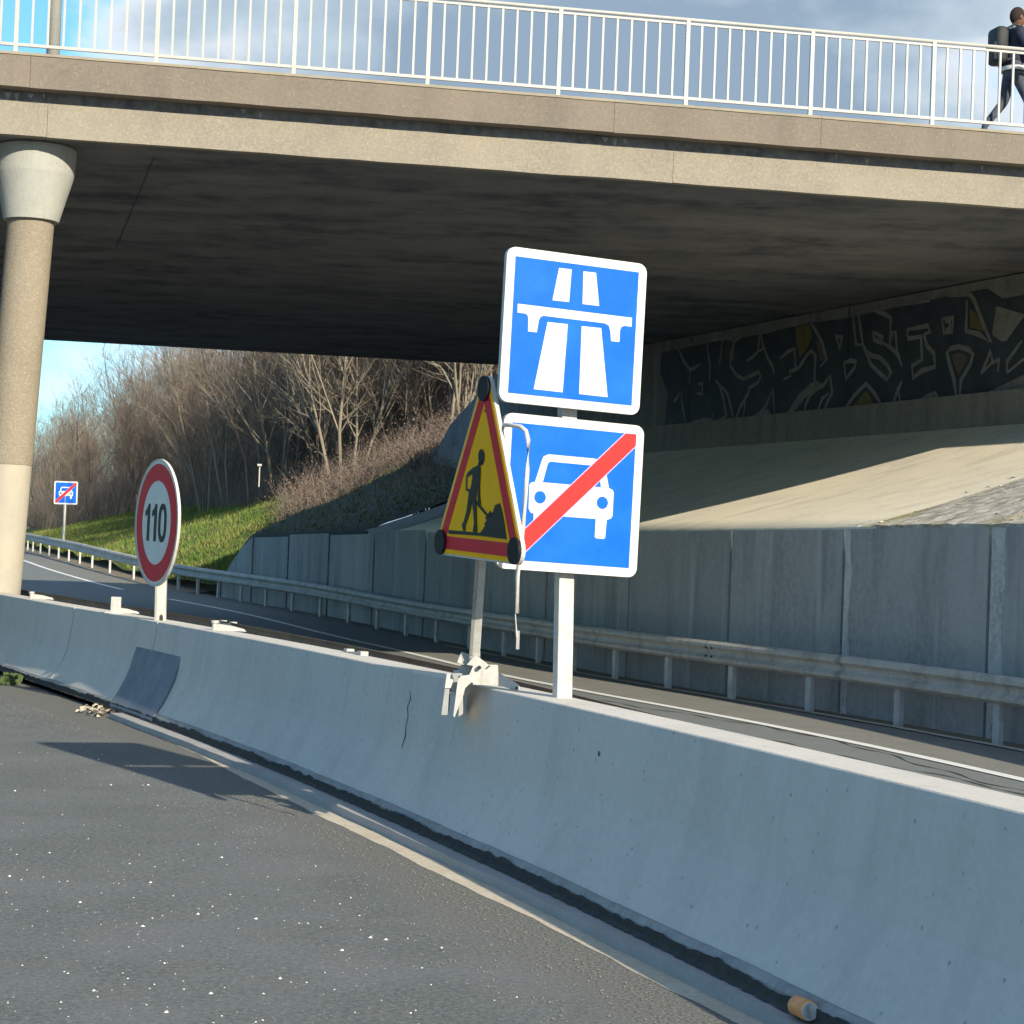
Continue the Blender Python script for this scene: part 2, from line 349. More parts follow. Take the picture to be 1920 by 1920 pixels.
# carriageway on the far side of the barrier
def other(y, t): # t 0 = rail line, 1 = median edge
    a = RP(y, 0); ym = y * .78 if y < 60 else y * .78
    b = Vector((bx(ym), ym, 0)) - bnor(ym) * .35; b.z = min(-.25, a.z) if y < 50 else a.z - .1
    return a.lerp(b, t)
def rowof(y, ts, dz): return [other(y, t) + Vector((0, 0, dz)) for t in ts]
def off_t(y, off): w = (other(y, 1) - other(y, 0)).length; return off / w
for nm, m, o0, o1, dz in (('shoulder', 'shoulder', 0, 1.5, 0), ('far_carriageway', 'lane', 1.5, None, 0)):
    mb = MB(); rows = []
    for y in frange(6, 200, 1):
        a = Vector((rx(y), y, rz(y))); n = -rnor(y)
        if o1: rows.append([a + n * o0 + Vector((0, 0, dz)), a + n * (o0 + o1) / 2, a + n * o1])
        else: rows.append([a + n * q + Vector((0, 0, -.012 * (q - 1.5))) for q in (1.5, 3, 5, 7, 9, 11, 13, 16)] )
    mb.loft(rows); struct(mb.build(nm, m))
mb = MB()
for y0, y1 in ((6, 54.3), (58.6, 97), (110, 149)):
    rows = [[Vector((rx(y), y, rz(y) + .006)) - rnor(y) * q for q in (1.58, 1.74)] for y in frange(y0, y1, 1)]
    mb.loft(rows)
struct(mb.build('edge_line', 'line_paint'))
mb = MB()                                                  # asphalt crack lines on the far lane
for seed, off in ((1, 1.95), (2, 2.15)):
    rows = []
    for y in frange(13, 30, .12):
        q = off + .18 * sin(y * .7 + seed) + .05 * sin(y * 4.3 + seed) + (.5 if y > 19 and seed == 2 else 0) * min(1, max(0, (y - 19) / 2)); w = .012 + .008 * sin(y * 9)
        rows.append([Vector((rx(y), y, rz(y) + .004 - .012 * (k - 1.5))) - rnor(y) * k for k in (q - w, q + w)])
    mb.loft(rows)
struct(mb.build('road_cracks', 'grime'))
# verge between rail and wall, pale edge of the shoulder
mb = MB(); rows = [[RP(y, o, z) for o, z in ((-.02, .004), (.25, -.02), (.7, -.02), (1.2, .0))] for y in frange(6, 58, 1)]; mb.loft(rows); struct(mb.build('verge', 'verge'))
mb = MB(); rows = [[RP(y, o + jit(y, 2, .02), .012) for o in (-.16, -.02)] for y in frange(10, 40, .3)]; mb.loft(rows); struct(mb.build('shoulder_edging', 'sandy_strip'))
mb = MB(); rows = [[RP(y, o, z) for o, z in ((-.02, .0), (.6, .05), (1.2, .12), (1.8, .25))] for y in frange(58, 200, 2)]; mb.loft(rows); struct(mb.build('roadside_verge', 'verge'))
# median strip between our barrier and the far carriageway
mb = MB(); rows = [[Vector((bx(y), y, 0)) - bnor(y) * o + Vector((0, 0, z)) for o, z in ((.2, -.05), (.8, -.3), (3, -.62), (6, -.75))] for y in frange(0, 70, 1)]; mb.loft(rows); struct(mb.build('median_strip', 'verge'))

# ------------------------------------------------------------------ embankment
WEND = 56.5
def wtop(y): return interp([(20, 2.02), (24, 2.0), (26.6, 1.96), (31, 1.92), (44, 1.93), (50, 1.81), (54, 1.72), (60, 1.66)], y)
def wy_at(x):                      # joint seen at photo column x on the wall line
    return min(frange(15, 60, .02), key=lambda y: abs(960 + F * (Vector((rx(y), y, 0)) + rnor(y) * .5).x / y - (x + .4)))
JL = wy_at(475)
def basez(y):
    if y <= JL: return wtop(y)
    if y <= WEND: return lerp(wtop(y), rz(y) + .45, ((y - JL) / (WEND - JL)) ** 1.3)
    return lerp(rz(WEND) + .45, rz(y) + .22, min(1, (y - WEND) / 2.5))
def bankz(y, t):
    base = basez(y)
    H = interp([(40, 6.1), (57, 6.0), (64, 4.6), (72, 3.7), (85, 3.1), (120, 3.4), (200, 5)], max(40, min(200, y)))
    w = interp([(40, 10), (57, 10), (66, 9), (90, 8), (200, 10)], max(40, min(200, y)))
    k = min(1, max(0, t / w)); k = k * (1.25 - .25 * k)
    return base + (H - base) * min(k, 1) + .05 * sin(y * 1.3 + t) + .04 * sin(t * 2.1 - y * .7) + max(0, t - w) * .05
def bank(y, t, dz=0):
    p = Vector((rx(y), y, 0)) + rnor(y) * (.5 + t); p.z = bankz(y, t) + dz; return p
def banksheet(name, m, y0, y1, t0, t1, sy=.8, st=.8, dz=0):
    mb = MB(); mb.loft([[bank(y, t, dz + R.uniform(-.02, .02)) for t in frange(t0, t1, st)] for y in frange(y0, y1, sy)])
    return struct(mb.build(name, m, smooth=True))
banksheet('grass_bank', 'grass_ground', WEND, 130, .0, 7.5)


mb = MB(); mb.loft([[bank(y, lerp(7.5 if y > WEND + 3.2 else 4.8, 70, k / 32)) for k in range(33)] for y in frange(WEND - .2, 200, 1.6)]); struct(mb.build('woodland_floor', 'litter_ground', smooth=True))
# under the bridge: sloped paving up to the plinth
AB0 = Vector((7.69, 31.34, 0)); AB1 = Vector((2.62, 44.24, 0)); abd = (AB1 - AB0).normalized(); abn = Vector((-abd.y, abd.x, 0))
if abn.dot(CAM - AB0) < 0: abn = -abn
def abx(y): return AB0 + abd * ((y - AB0.y) / abd.y)
def pave(y, k):
    if k < 0: q = pave(y, 0); return q + rnor(y) * .03 - Vector((0, 0, .3))
    a = Vector((rx(y), y, 0)) + rnor(y) * .5; a.z = wtop(y) + .01
    yb = y + 1.75; b = abx(yb); b.z = 3.8; p = a.lerp(b, k); p.z -= .10 * sin(pi * k); return p
mb = MB(); mb.loft([[pave(y, k / 10) for k in range(-1, 11)] for y in frange(25.4, 44.6, .6)]); struct(mb.build('slope_paving', 'paving', smooth=True))
def moss(y, t):
    p = Vector((rx(y), y, 0)) + rnor(y) * (.5 + max(0, t)); f = min(1, max(0, (y - 51.5) / 4.0)); f = f * f * (3 - 2 * f)
    pz_ = basez(y) + .01 + (t * .395 if t < 4.75 else 1.876 + (t - 4.75) * .5); p.z = lerp(pz_, bankz(y, max(0, t)), f)
    if t < 0: p.z -= .3; p += rnor(y) * .03
    return p
mb = MB(); mb.loft([[moss(y, t) + Vector((0, 0, R.uniform(-.03, .03) if t > 0 else 0)) for t in [-1] + frange(0, 9, .45)] for y in frange(46.6, WEND + .2, .5)]); struct(mb.build('mossy_bank', 'moss_bank', smooth=True))
mb = MB(); mb.loft([[pave(y, k / 24) + Vector((0, 0, (R.uniform(-.008, .014) + .012) * (1 if y < 25.5 else .2))) for k in range(-1, 25)] for y in frange(14, 25.7, .14)]); struct(mb.build('rubble_bank', 'bank_rubble'))
mb = MB(); mb.loft([[pave(y, k / 10) + Vector((0, 0, (.012 if k >= 0 else 0) - (.15 if y > 46.75 else 0))) for k in range(-1, 11)] for y in (44.4, 45.1, 45.9, 46.74, 46.78)]); struct(mb.build('concrete_chute', 'footing'))
mb = MB()
for i in range(900):                                          # loose pale chips lying on the rubble bank
    y = R.uniform(18, 26.0); k = R.random(); p = pave(y, k); s = R.uniform(.008, .03)
    a = R.uniform(0, 6.28); U = Vector((cos(a), sin(a), R.uniform(0, .5))) * s * R.uniform(1, 2.4); V = Vector((-sin(a), cos(a), .3)) * s
    mb.add([p - U - V * .5, p + U - V * .6, p + U * .7 + V, p - U * .8 + V, p + Vector((0, 0, s * .5))], [(0, 1, 4), (1, 2, 4), (2, 3, 4), (3, 0, 4)])
stuff(mb.build('stone_chips', 'stone_pale'))['label'] = 'pale stone chips littering the rubble bank above the wall'

# ------------------------------------------------------------------ abutment wall with graffiti
ab = thing('abutment_wall', 'dark concrete bridge abutment wall covered with graffiti letters', 'wall', abx(36))
def abbox(y0, y1, z0, z1, out, thick, m, nm):
    mb = MB(); a = abx(y0) + abn * out; b = abx(y1) + abn * out
    a.z = b.z = z0; mb.box(a, b - a, Vector((0, 0, z1 - z0)), -abn * thick); return mb.build(nm, m, ab)
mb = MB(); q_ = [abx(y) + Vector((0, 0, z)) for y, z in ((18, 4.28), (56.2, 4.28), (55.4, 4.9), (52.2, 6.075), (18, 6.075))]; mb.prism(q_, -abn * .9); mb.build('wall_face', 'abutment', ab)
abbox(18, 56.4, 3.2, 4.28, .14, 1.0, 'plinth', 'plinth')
mb = MB()
for y in (24.5, 30.3, 36.1, 41.9, 47.7):                       # vertical construction joints
    a = abx(y) + abn * .003; mb.box(a + Vector((0, 0, 4.3)), abd * .03, Vector((0, 0, 1.75)), abn * .003)
mb.build('joint', 'dark_gap', ab)
def gp(o, sc, pts, lift): return [onplane(o[0] + x / sc, o[1] + y / sc, AB0 + abn * lift, abn) for x, y in pts]
GA = ((1200, 560), 4.8); GB = ((1560, 500), 5.3333)
def fill(src, pts, m, lift, nm):
    mb = MB(); q = gp(src[0], src[1], pts, lift); mb.prism(q, -abn * .002); mb.build(nm, m, ab)
fill(((0, 0), 1), [(1240, 662), (1330, 642), (1420, 628), (1520, 605), (1580, 598), (1700, 572), (1790, 552), (1850, 541), (1880, 560), (1925, 552), (1925, 700), (1880, 722), (1850, 735), (1790, 742), (1700, 752), (1600, 762), (1480, 778), (1400, 786), (1320, 792), (1246, 800), (1252, 740), (1238, 700)], 'graffiti_dark', .006, 'painted_field')
YF = [(GB, [(1375, 420), (1430, 460), (1490, 560), (1525, 650), (1380, 600)], 'graffiti_yellow'), (GB, [(205, 1400), (340, 1240), (385, 1300), (420, 1400)], 'graffiti_yellow'),
      (GA, [(1400, 250), (1530, 235), (1545, 370), (1490, 470), (1440, 530), (1405, 400)], 'graffiti_yellow'), (GB, [(1195, 890), (1240, 860), (1310, 865), (1355, 910), (1330, 970), (1262, 1090)], 'graffiti_pink'),
      (GB, [(1640, 410), (1925, 490), (1740, 745), (1690, 745), (1600, 680)], 'graffiti_pale'), (GA, [(1550, 750), (1630, 800), (1480, 900), (1360, 1050), (1300, 1060), (1430, 860)], 'graffiti_pale'), (GA, [(1580, 370), (1640, 420), (1665, 550), (1620, 560)], 'graffiti_pink'),
      (GA, [(370, 1165), (490, 1090), (560, 1090), (570, 1140), (480, 1165)], 'graffiti_pale'), (GA, [(990, 1090), (1110, 1010), (1150, 990), (1190, 1060)], 'graffiti_pale'), (GB, [(1500, 1310), (1560, 1270), (1650, 1240), (1700, 1290), (1690, 1310)], 'graffiti_pale')]
for s_, pts, m in YF: fill(s_, pts, m, .009, 'letter_fill')
SA = [[(370, 850), (385, 980), (412, 1110)], [(370, 1165), (480, 1150), (560, 1090), (640, 1095), (655, 1020), (652, 1140), (760, 1075), (775, 1040), (750, 900), (722, 790), (680, 735)],
      [(740, 790), (790, 860), (820, 980), (850, 1110), (900, 980), (970, 860), (985, 800), (1060, 760), (1085, 700), (1070, 660), (1000, 690), (930, 722), (870, 690), (810, 600), (820, 480), (845, 390), (920, 335)],
      [(600, 400), (630, 600), (625, 750)], [(390, 430), (490, 405)], [(350, 460), (390, 560), (450, 640), (500, 620), (550, 580)], [(450, 640), (445, 760)],
      [(1220, 280), (1150, 290), (1080, 310), (1060, 480), (1110, 450), (1090, 320)], [(960, 560), (1010, 530), (1060, 480)], [(1110, 420), (1150, 540), (1190, 600), (1210, 680)],
      [(990, 1080), (1080, 1030), (1130, 970), (1195, 820), (1215, 1070)], [(950, 860), (930, 1090)], [(1260, 540), (1330, 480), (1390, 450), (1400, 640), (1340, 660), (1430, 620), (1500, 510), (1540, 470), (1580, 510), (1570, 740), (1640, 790), (1680, 740), (1710, 690), (1730, 850), (1690, 920), (1650, 1020)],
      [(1540, 220), (1600, 320), (1640, 400), (1680, 550), (1620, 610)], [(1640, 790), (1580, 820), (1530, 870), (1490, 960), (1480, 1030)], [(1760, 340), (1820, 360), (1800, 450), (1760, 340)],
      [(710, 370), (780, 350), (850, 380), (830, 560)], [(740, 370), (715, 600)], [(300, 930), (335, 890), (360, 850)], [(520, 770), (560, 760), (560, 860), (510, 850)], [(180, 900), (190, 1120)], [(1290, 730), (1360, 690)], [(1590, 1030), (1640, 900), (1700, 850)], [(170, 1170), (240, 1160), (280, 1120)]]
SB = [[(210, 500), (240, 780), (310, 780), (285, 620), (260, 460)], [(310, 780), (340, 850), (400, 890), (480, 910), (550, 980), (590, 1060), (550, 1130), (460, 1050), (390, 980), (340, 860)], [(400, 430), (470, 450), (540, 480), (590, 520), (575, 780)],
      [(410, 650), (510, 710), (500, 760), (420, 730), (410, 650)], [(510, 760), (600, 820), (660, 880), (700, 1000)], [(580, 770), (600, 660), (635, 650), (650, 860)], [(120, 960), (180, 940), (240, 950), (225, 1010), (140, 1120), (120, 960)],
      [(120, 1430), (230, 1280), (340, 1170), (430, 1270), (500, 1400)], [(600, 1390), (660, 1230), (700, 1140)], [(660, 1230), (690, 1390)],
      [(750, 630), (960, 590), (980, 650), (920, 680), (950, 790), (1020, 870), (1030, 1000), (900, 1040), (810, 1110), (800, 990), (900, 930), (890, 700), (760, 720), (750, 630)],
      [(1100, 520), (1210, 510), (1200, 650), (1120, 660), (1100, 520)], [(1160, 290), (1370, 270), (1420, 330), (1500, 540), (1590, 760), (1480, 680), (1340, 640), (1350, 330)],
      [(1250, 1350), (1220, 1130), (1180, 990), (1150, 860), (1180, 820), (1270, 800), (1370, 830), (1410, 880), (1380, 980), (1290, 1130), (1270, 1350)],
      [(1490, 1070), (1590, 840), (1600, 960), (1670, 930), (1660, 1050)], [(1490, 1070), (1600, 960)], [(1750, 1060), (1750, 950), (1900, 740)], [(1750, 1060), (1920, 920)], [(1750, 510), (1890, 520), (1750, 690)], [(820, 1370), (930, 1310), (1030, 1270), (1090, 1350)], [(700, 380), (980, 340)], [(1640, 410), (1920, 490)], [(30, 690), (100, 700), (70, 820)], [(1130, 550), (1180, 545), (1175, 620), (1140, 625)]]
def stroke(src, pts, w, m, lift):
    q = gp(src[0], src[1], pts, lift); mb = MB(); L = []; Rr = []
    for i, p in enumerate(q):
        t = (q[min(i + 1, len(q) - 1)] - q[max(i - 1, 0)]); t = t.normalized() if t.length > 1e-6 else abd
        s = abn.cross(t).normalized(); ww = w * (.55 if i in (0, len(q) - 1) else 1)
        L.append(p + s * ww); Rr.append(p - s * ww)
    mb.loft([[a, b] for a, b in zip(L, Rr)]); mb.build('letter_outline', m, ab, fix=False)
for s_ in SA: stroke(GA, s_, .042, 'graffiti_pale', .014)
for s_ in SB: stroke(GB, s_, .044, 'graffiti_pale', .014)

# ------------------------------------------------------------------ retaining wall
wall = thing('retaining_wall', 'grey concrete panel retaining wall behind the far guard rail', 'wall', RP(30, .5))
ys = [14.0, 17.3, 20.6]
joints = [wy_at(x) for x in (1866, 1590, 1375, 1185, 1030, 905, 800, 703, 618, 542, 475)] + [WEND]
edges = ys[:2] + joints
edges = sorted(set(round(e_, 3) for e_ in edges))
for i, (y0, y1) in enumerate(zip(edges, edges[1:])):
    far = y0 > 38
    g = .035 if not far else .05
    mb = MB(); rows = []
    for y in frange(y0 + g, y1 - g, .8):
        n = rnor(y); a = Vector((rx(y), y, 0)) + n * .5
        zt = wtop(y) - (.0 if not far else .05 * (i % 2)); zb = rz(y) - .2
        if i == len(edges) - 2:
            zt = lerp(wtop(y), rz(y) + .5, ((y - y0) / (y1 - y0)) ** 1.3)
        rows.append([a + Vector((0, 0, zb)), a + Vector((0, 0, zb)) + Vector((0, 0, .02)), a + Vector((0, 0, zt - .02)), a + n * .02 + Vector((0, 0, zt)), a + n * .28 + Vector((0, 0, zt)), a + n * .28 + Vector((0, 0, zb))])
    mb.loft(rows, closed=True, caps=True); mb.build('wall_panel', 'wall_panel', wall)
    if y1 < 30:                                            # pale repaired strip beside the open joint
        y = y0; n = rnor(y); t = Vector((rx(y + 1) - rx(y), 1, 0)).normalized()
        w_ = .30 if i < 3 else .17
        p = Vector((rx(y), y, 0)) + n * (.5 - .012)
        mb = MB(); rws = []
        for z in frange(rz(y) - .1, wtop(y) - .02, .12):
            j = R.uniform(-.018, .018) + .02 * sin(z * 6)
            rws.append([p - t * (w_ + j) + Vector((0, 0, z)), p - t * (.04) + Vector((0, 0, z)), p - t * .04 + n * .03 + Vector((0, 0, z)), p - t * (w_ + j) + n * .03 + Vector((0, 0, z))])
        mb.loft(rws, closed=True, caps=True); mb.build('joint_strip', 'wall_joint', wall)
mb = MB(); rows = []
for y in frange(14, JL, 1):
    n = rnor(y); a = Vector((rx(y), y, 0)) + n * .56; rows.append([a + Vector((0, 0, rz(y) - .2)), a + Vector((0, 0, wtop(y) - .06)), a + n * .1 + Vector((0, 0, wtop(y) - .06)), a + n * .1 + Vector((0, 0, rz(y) - .2))])
mb.loft(rows, closed=True); mb.build('backing', 'dark_gap', wall)

# ------------------------------------------------------------------ guard rails (W-beam on posts)
WP = [(.02, .158), (-.045, .148), (-.075, .115), (-.08, .075), (-.025, .03), (-.012, 0), (-.025, -.03), (-.08, -.075), (-.075, -.115), (-.03, -.15), (0, -.155)]
def wbeam(pathf, ys, zc, side=1):
    mb = MB(); rows = []
    for y in ys:
        p, n = pathf(y)
        pr = [p + n * (side * a) + Vector((0, 0, zc + b)) for a, b in WP] + [p + n * (side * (a + .006)) + Vector((0, 0, zc + b)) for a, b in reversed(WP)]
        rows.append(pr)
    mb.loft(rows, closed=True, caps=True); return mb
gr = thing('guard_rail', 'galvanized steel guard rail along the far carriageway in front of the concrete wall', 'guard rail', RP(30, 0))
def rail_path(y): return Vector((rx(y), y, rz(y))) , rnor(y)
wbeam(rail_path, frange(8, 125, .5), .60).build('rail_beam', 'guard_steel', gr, smooth=False)
y = 10.9; k = 0
cpost = MB(); base = None
while y < 124:
    p = RP(y, .06); n = rnor(y); t = Vector((n.y, -n.x, 0)).normalized()
    mb = MB()
    c = p + Vector((0, 0, .27))
    mb.cbox(c, t, Vector((0, 0, 1)), n, .12, .72, .006)       # C-section post: web and two flanges
    mb.cbox(c + t * .06 + n * .03, n, Vector((0, 0, 1)), t, .055, .72, .006); mb.cbox(c - t * .06 + n * .03, n, Vector((0, 0, 1)), t, .055, .72, .006)
    mb.build('post', 'guard_post', gr)
    step = 1.98 if y < 60 else 3.2
    tt = Vector((rx(y + .5) - rx(y - .5), 1)).length; y += step / tt; k += 1
mb = MB()
for y in (21.2, 21.35, 21.5, 28.2, 28.35):                        # bolts on the splices
    for zz in (.66, .54):
        mb.cbox(RP(y, -.07, zz), Vector((0, 1, 0)), Vector((0, 0, 1)), rnor(y), .035, .03, .03)
stuff(mb.build('bolts', 'grime', gr))
mg = thing('guard_rail', 'low steel guard rail, coloured dark brown as in shade, seen just behind the concrete barrier', 'guard rail', BP(12, -.5, 0))
def med_path(y): return Vector((bx(y), y, interp([(5.5, -.12), (8, -.055), (11, -.01), (17, .04), (40, .04)], y))) - bnor(y) * .52, -bnor(y)
wbeam(med_path, frange(2, 34, .4), .63, -1).build('rail_beam', 'median_steel', mg)
for y in frange(3, 33, 2.0):
    p, n = med_path(y); mb = MB(); t = btan(y); mb.cbox(p - n * .06 + Vector((0, 0, .2)), t, Vector((0, 0, 1)), n, .10, 1.0, .06); mb.build('post', 'median_steel', mg)
for (x_, y_) in ((427, 1170), (667, 1226)):
    q = PZ(x_, y_, .80); mb = MB(); t = btan(q.y); n = bnor(q.y)
    for s_ in (-.09, .09): mb.cbox(q + t * s_ * 1.6, t, Vector((0, 0, 1)), n, .07, .05, .05)
    mb.cbox(q, t, Vector((0, 0, 1)), n, .30, .02, .04); mb.build('splice_bracket', 'galvanized', mg)

# ------------------------------------------------------------------ concrete barrier in three blocks
PROF = [(0, .80), (-.012, .785)][:0] + [(-.22, .80), (-.005, .80), (0, .795), (.022, .62), (.045, .45), (.062, .38), (.095, .30), (.15, .19), (.198, .115), (.215, .09), (.222, .05), (.222, 0.04)]
JW = .012
def profile_at(y, pr, lift=0): return [BP(y, -o if False else o, z) for o, z in pr]
def barrier(name, y0, y1, label):
    o = thing(name, label, 'barrier', BP((y0 + y1) / 2, -.1, 0))
    mb = MB(); rows = []
    back = [(-.44, .04), (-.43, .09), (-.38, .19), (-.31, .30), (-.285, .38), (-.26, .62), (-.24, .785)]
    pr = back + PROF[:-3] + [(.215, .09)]
    for y in frange(y0 + JW, y1 - JW, .25): rows.append([BP(y, a, b) for a, b in pr] + [BP(y, .19, .04)])
    mb.loft(rows, closed=True, caps=True); b = mb.build('barrier_body', 'barrier', o); 
    mb = MB(); rows = []
    for y in frange(y0 + JW, y1 - JW, .1):
        j = jit(y, 5, .006)
        rows.append([BP(y, .212, .118 + j), BP(y, .229, .095 + j * .7), BP(y, .231, .042), BP(y, .19, .042), BP(y, .19, .118)])
    mb.loft(rows, closed=True, caps=True); mb.build('barrier_toe', 'barrier_toe', o)
    return o
barrier('concrete_barrier', 19.62, 34, 'farthest block of the concrete barrier, beside the round bridge column')
barrier('concrete_barrier', 16.95, 19.62, 'short concrete barrier block between the open joint and the dark cover plate')
barrier('concrete_barrier', -3, 16.95, 'long continuous concrete barrier in the foreground carrying the blue signs')
# grime and moss along the foot
mb = MB(); rows = []
for y in frange(3, 24, .03):
    a = .014 + .018 * (1 + pnoise.noise(Vector((y * 2.3, 0, 0)))) + .020 * (1 + pnoise.noise(Vector((y * 9, 4, 0)))) * .7 + .008 * R.random(); rows.append([BP(y, .226, .045), BP(y, .2355, .046 + a), BP(y, .2365, .046 + a * .4), BP(y, .246 + .012 * R.random(), .0475)])
mb.loft(rows); stuff(mb.build('moss_line', 'grime'))['label'] = 'dark grime and moss line along the foot of the concrete barrier'
# cracks (thin real grooves drawn as dark slivers on the face)
def faceoff(z): return interp(sorted([(b, a) for a, b in PROF[2:]]), z)
def face_mark(pxs, w, nm, lab):
    mb = MB(); rows = []
    for i, (x_, y_) in enumerate(pxs):
        best = None
        for yy in frange(5, 24, .02):                        # march along the barrier to the column, then up the face
            pass
        v = ray(x_, y_); lo = None
        for s_ in range(400, 2400):
            q = CAM + v * (s_ / 100)
            if 0.04 < q.z < .8 and (q - BP(q.y, 0, 0)).dot(bnor(q.y)) < faceoff(q.z) + .004: lo = q; break
            if q.z < 0: break
        if lo is None: continue
        t = btan(lo.y); ww = w * (.4 if i in (0, len(pxs) - 1) else 1)
        rows.append([lo - t * ww, lo + t * ww])
    mb.loft(rows); return stuff(mb.build(nm, 'grime', fix=False))
for pts, w in (([(768, 1295), (770, 1310), (764, 1325), (765, 1345), (761, 1360), (760, 1380), (755, 1395), (753, 1404)], .006), ([(1122, 1408), (1123, 1413), (1122, 1418)], .01), ([(693, 1512), (693, 1518), (694, 1522)], .008)):
    face_mark(pts, w, 'barrier_crack', '')['label'] = 'thin dark crack in the barrier face'
# cover plate over the joint
mb = MB(); rows = []
cp = [(a + .016, b) for a, b in PROF[3:]] ; cp = [(.030, .565)] + [(a + .020, b) for a, b in PROF[3:] if b < .56]
for y in frange(16.15, 17.45, .1): rows.append([BP(y, a, b) for a, b in cp] + [BP(y, a - .018, b) for a, b in reversed(cp)])
mb.loft(rows, closed=True, caps=True); tag(mb.build('joint_cover', 'rubber_cover'), 'dark blue grey cover plate bent over the barrier joint', 'cover plate')
# brackets and reflector on top of the barrier
def topz(x, y, z): return PZ(x, y, z)
for i, (x_, y_, lab) in enumerate(((98, 1124, 'pale pointed metal bracket on the barrier beside the round column'), (219, 1149, 'pale metal bracket touching the small white plate on the barrier'), (379, 1181, 'pale metal bracket on the barrier to the right of the 110 sign'))):
    q = topz(x_, y_, .80); q = BP(q.y, -.10, .80); t = -btan(q.y); n = bnor(q.y)
    o = thing('barrier_bracket', lab, 'bracket', q, 'pointed brackets on top of the concrete barrier')
    mb = MB(); mb.tube([q, q + Vector((0, 0, .075))], .022, 8); mb.tube([q + Vector((0, 0, .055)), q + Vector((0, 0, .075))], .03, 8); mb.build('stub', 'metal_paint_white', o)
    U = Vector((1, -.15, 0)).normalized()
    b0 = q + U * .03
    mb = MB(); mb.prism([b0, b0 + Vector((0, 0, .05)), b0 + U * .10 + Vector((0, 0, .04)), b0 + U * .20 + Vector((0, 0, .018)), b0 + U * .22, ], n * .03); mb.build('lug', 'metal_paint_white', o)
q = BP(PZ(255, 1152, .8).y, -.06, .80); mb = MB(); U = Vector((1, -.1, 0)).normalized()
mb.cbox(q + Vector((0, 0, .075)), U, Vector((0, 0, 1)), U.cross(Vector((0, 0, 1))), .09, .15, .02)
mb.cbox(q + Vector((0, 0, .008)) + U * -.02, U, Vector((0, 0, 1)), U.cross(Vector((0, 0, 1))), .16, .016, .06)
tag(mb.build('marker_plate', 'metal_paint_white', bevel=.002), 'small upright white plate on the barrier left of the 110 sign', 'plate')

# ------------------------------------------------------------------ bridge
BA, BB, BG = 24.465, .189, .001
bu = Vector((1, BB, BG)).normalized(); bn = Vector((BB, -1, 0)).normalized()      # along deck, towards camera
def BR(X, off, z): return Vector((X, BA + BB * X, z + BG * X)) - bn * off
br = thing('bridge', 'concrete road bridge crossing overhead on round columns', 'bridge', BR(0, 12, 0))
def bslab(x0, x1, o0, o1, z0, z1, m, nm, mi=None):
    mb = MB(); a = BR(x0, o0, z0); mb.box(a, BR(x1, o0, z0) - a, BR(x0, o1, z0) - a, Vector((0, 0, z1 - z0))); return mb.build(nm, m, br)
ZC1, ZC0, ZB = 7.0, 6.60, 6.085
cor_edges = [-40, -28.0, -19.5, -11.2, -5.7, 1.05, 3.62, 9.6, 17, 26, 40]
def wavy(m, nm, x0, x1, o0, o1, z0, z1, step=.35, amp=.004):
    mb = MB(); rows = []
    for x in frange(x0, x1, step):
        j = lambda: R.uniform(-amp, amp)
        rows.append([BR(x, o0 + j() * .6, z0 + j()), BR(x, o0 + j() * .3, z1), BR(x, o1, z1), BR(x, o1, z0)])
    mb.loft(rows, closed=True, caps=True); return mb.build(nm, m, br)
for x0, x1 in zip(cor_edges, cor_edges[1:]):
    wavy('cornice', 'cornice', x0 + .002, x1 - .002, 0, .8, ZC0, ZC1 - .035)
    wavy('lit_ledge', 'cornice_top', x0 + .001, x1 - .001, -.012, .8, ZC1 - .033, ZC1 - .002, amp=.002)
beam_edges = [-40, -22, -5.5, 1.85, 6.55, 15, 40]
for x0, x1 in zip(beam_edges, beam_edges[1:]): wavy('beam_concrete', 'edge_beam', x0 + .002, x1 - .002, .22, .34, ZB, 6.475, amp=.005)
bslab(-40, 40, .235, 1.2, 6.475, 6.60, 'deck_core', 'recess')
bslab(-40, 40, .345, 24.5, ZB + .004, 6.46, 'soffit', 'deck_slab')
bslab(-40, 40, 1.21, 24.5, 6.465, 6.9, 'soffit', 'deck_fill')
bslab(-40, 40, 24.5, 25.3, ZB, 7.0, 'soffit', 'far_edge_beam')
bslab(-40, 40, .81, 24.5, 6.901, 6.93, 'footing', 'roadway')
bslab(-40, 40, .55, 2.6, 6.99, 7.07, 'footing', 'footway')
mb = MB()                                                    # construction joint under the deck
a = BR(-4.28, .9, ZB); b = BR(-4.75, 9.0, ZB); w = Vector((.007, 0, 0))
mb.add([a - w + Vector((0, 0, -.0)), a + w, b + w, b - w], [(0, 1, 2, 3)]); mb.v = [(x, y, z - .002) for x, y, z in mb.v]; mb.build('deck_joint', 'graffiti_dark', br)
mb = MB()                                                    # lime runs in the groove under the cornice
for x0 in (-5.95, -5.85, -5.7, -5.55, -3.3, -3.1, 1.0, 1.12, 1.25, 3.9, 4.3, 5.8):
    w = R.uniform(.015, .04); h = R.uniform(.05, .11); a = BR(x0, .232, 6.59 - R.uniform(0, .03)); u_ = bu * w
    mb.add([a - u_, a + u_, a + u_ * .5 - Vector((0, 0, h * .7)), a - Vector((0, 0, h)), a - u_ * .6 - Vector((0, 0, h * .5))], [(0, 1, 2, 3, 4)])
stuff(mb.build('lime_stain', 'lime', br, fix=False))
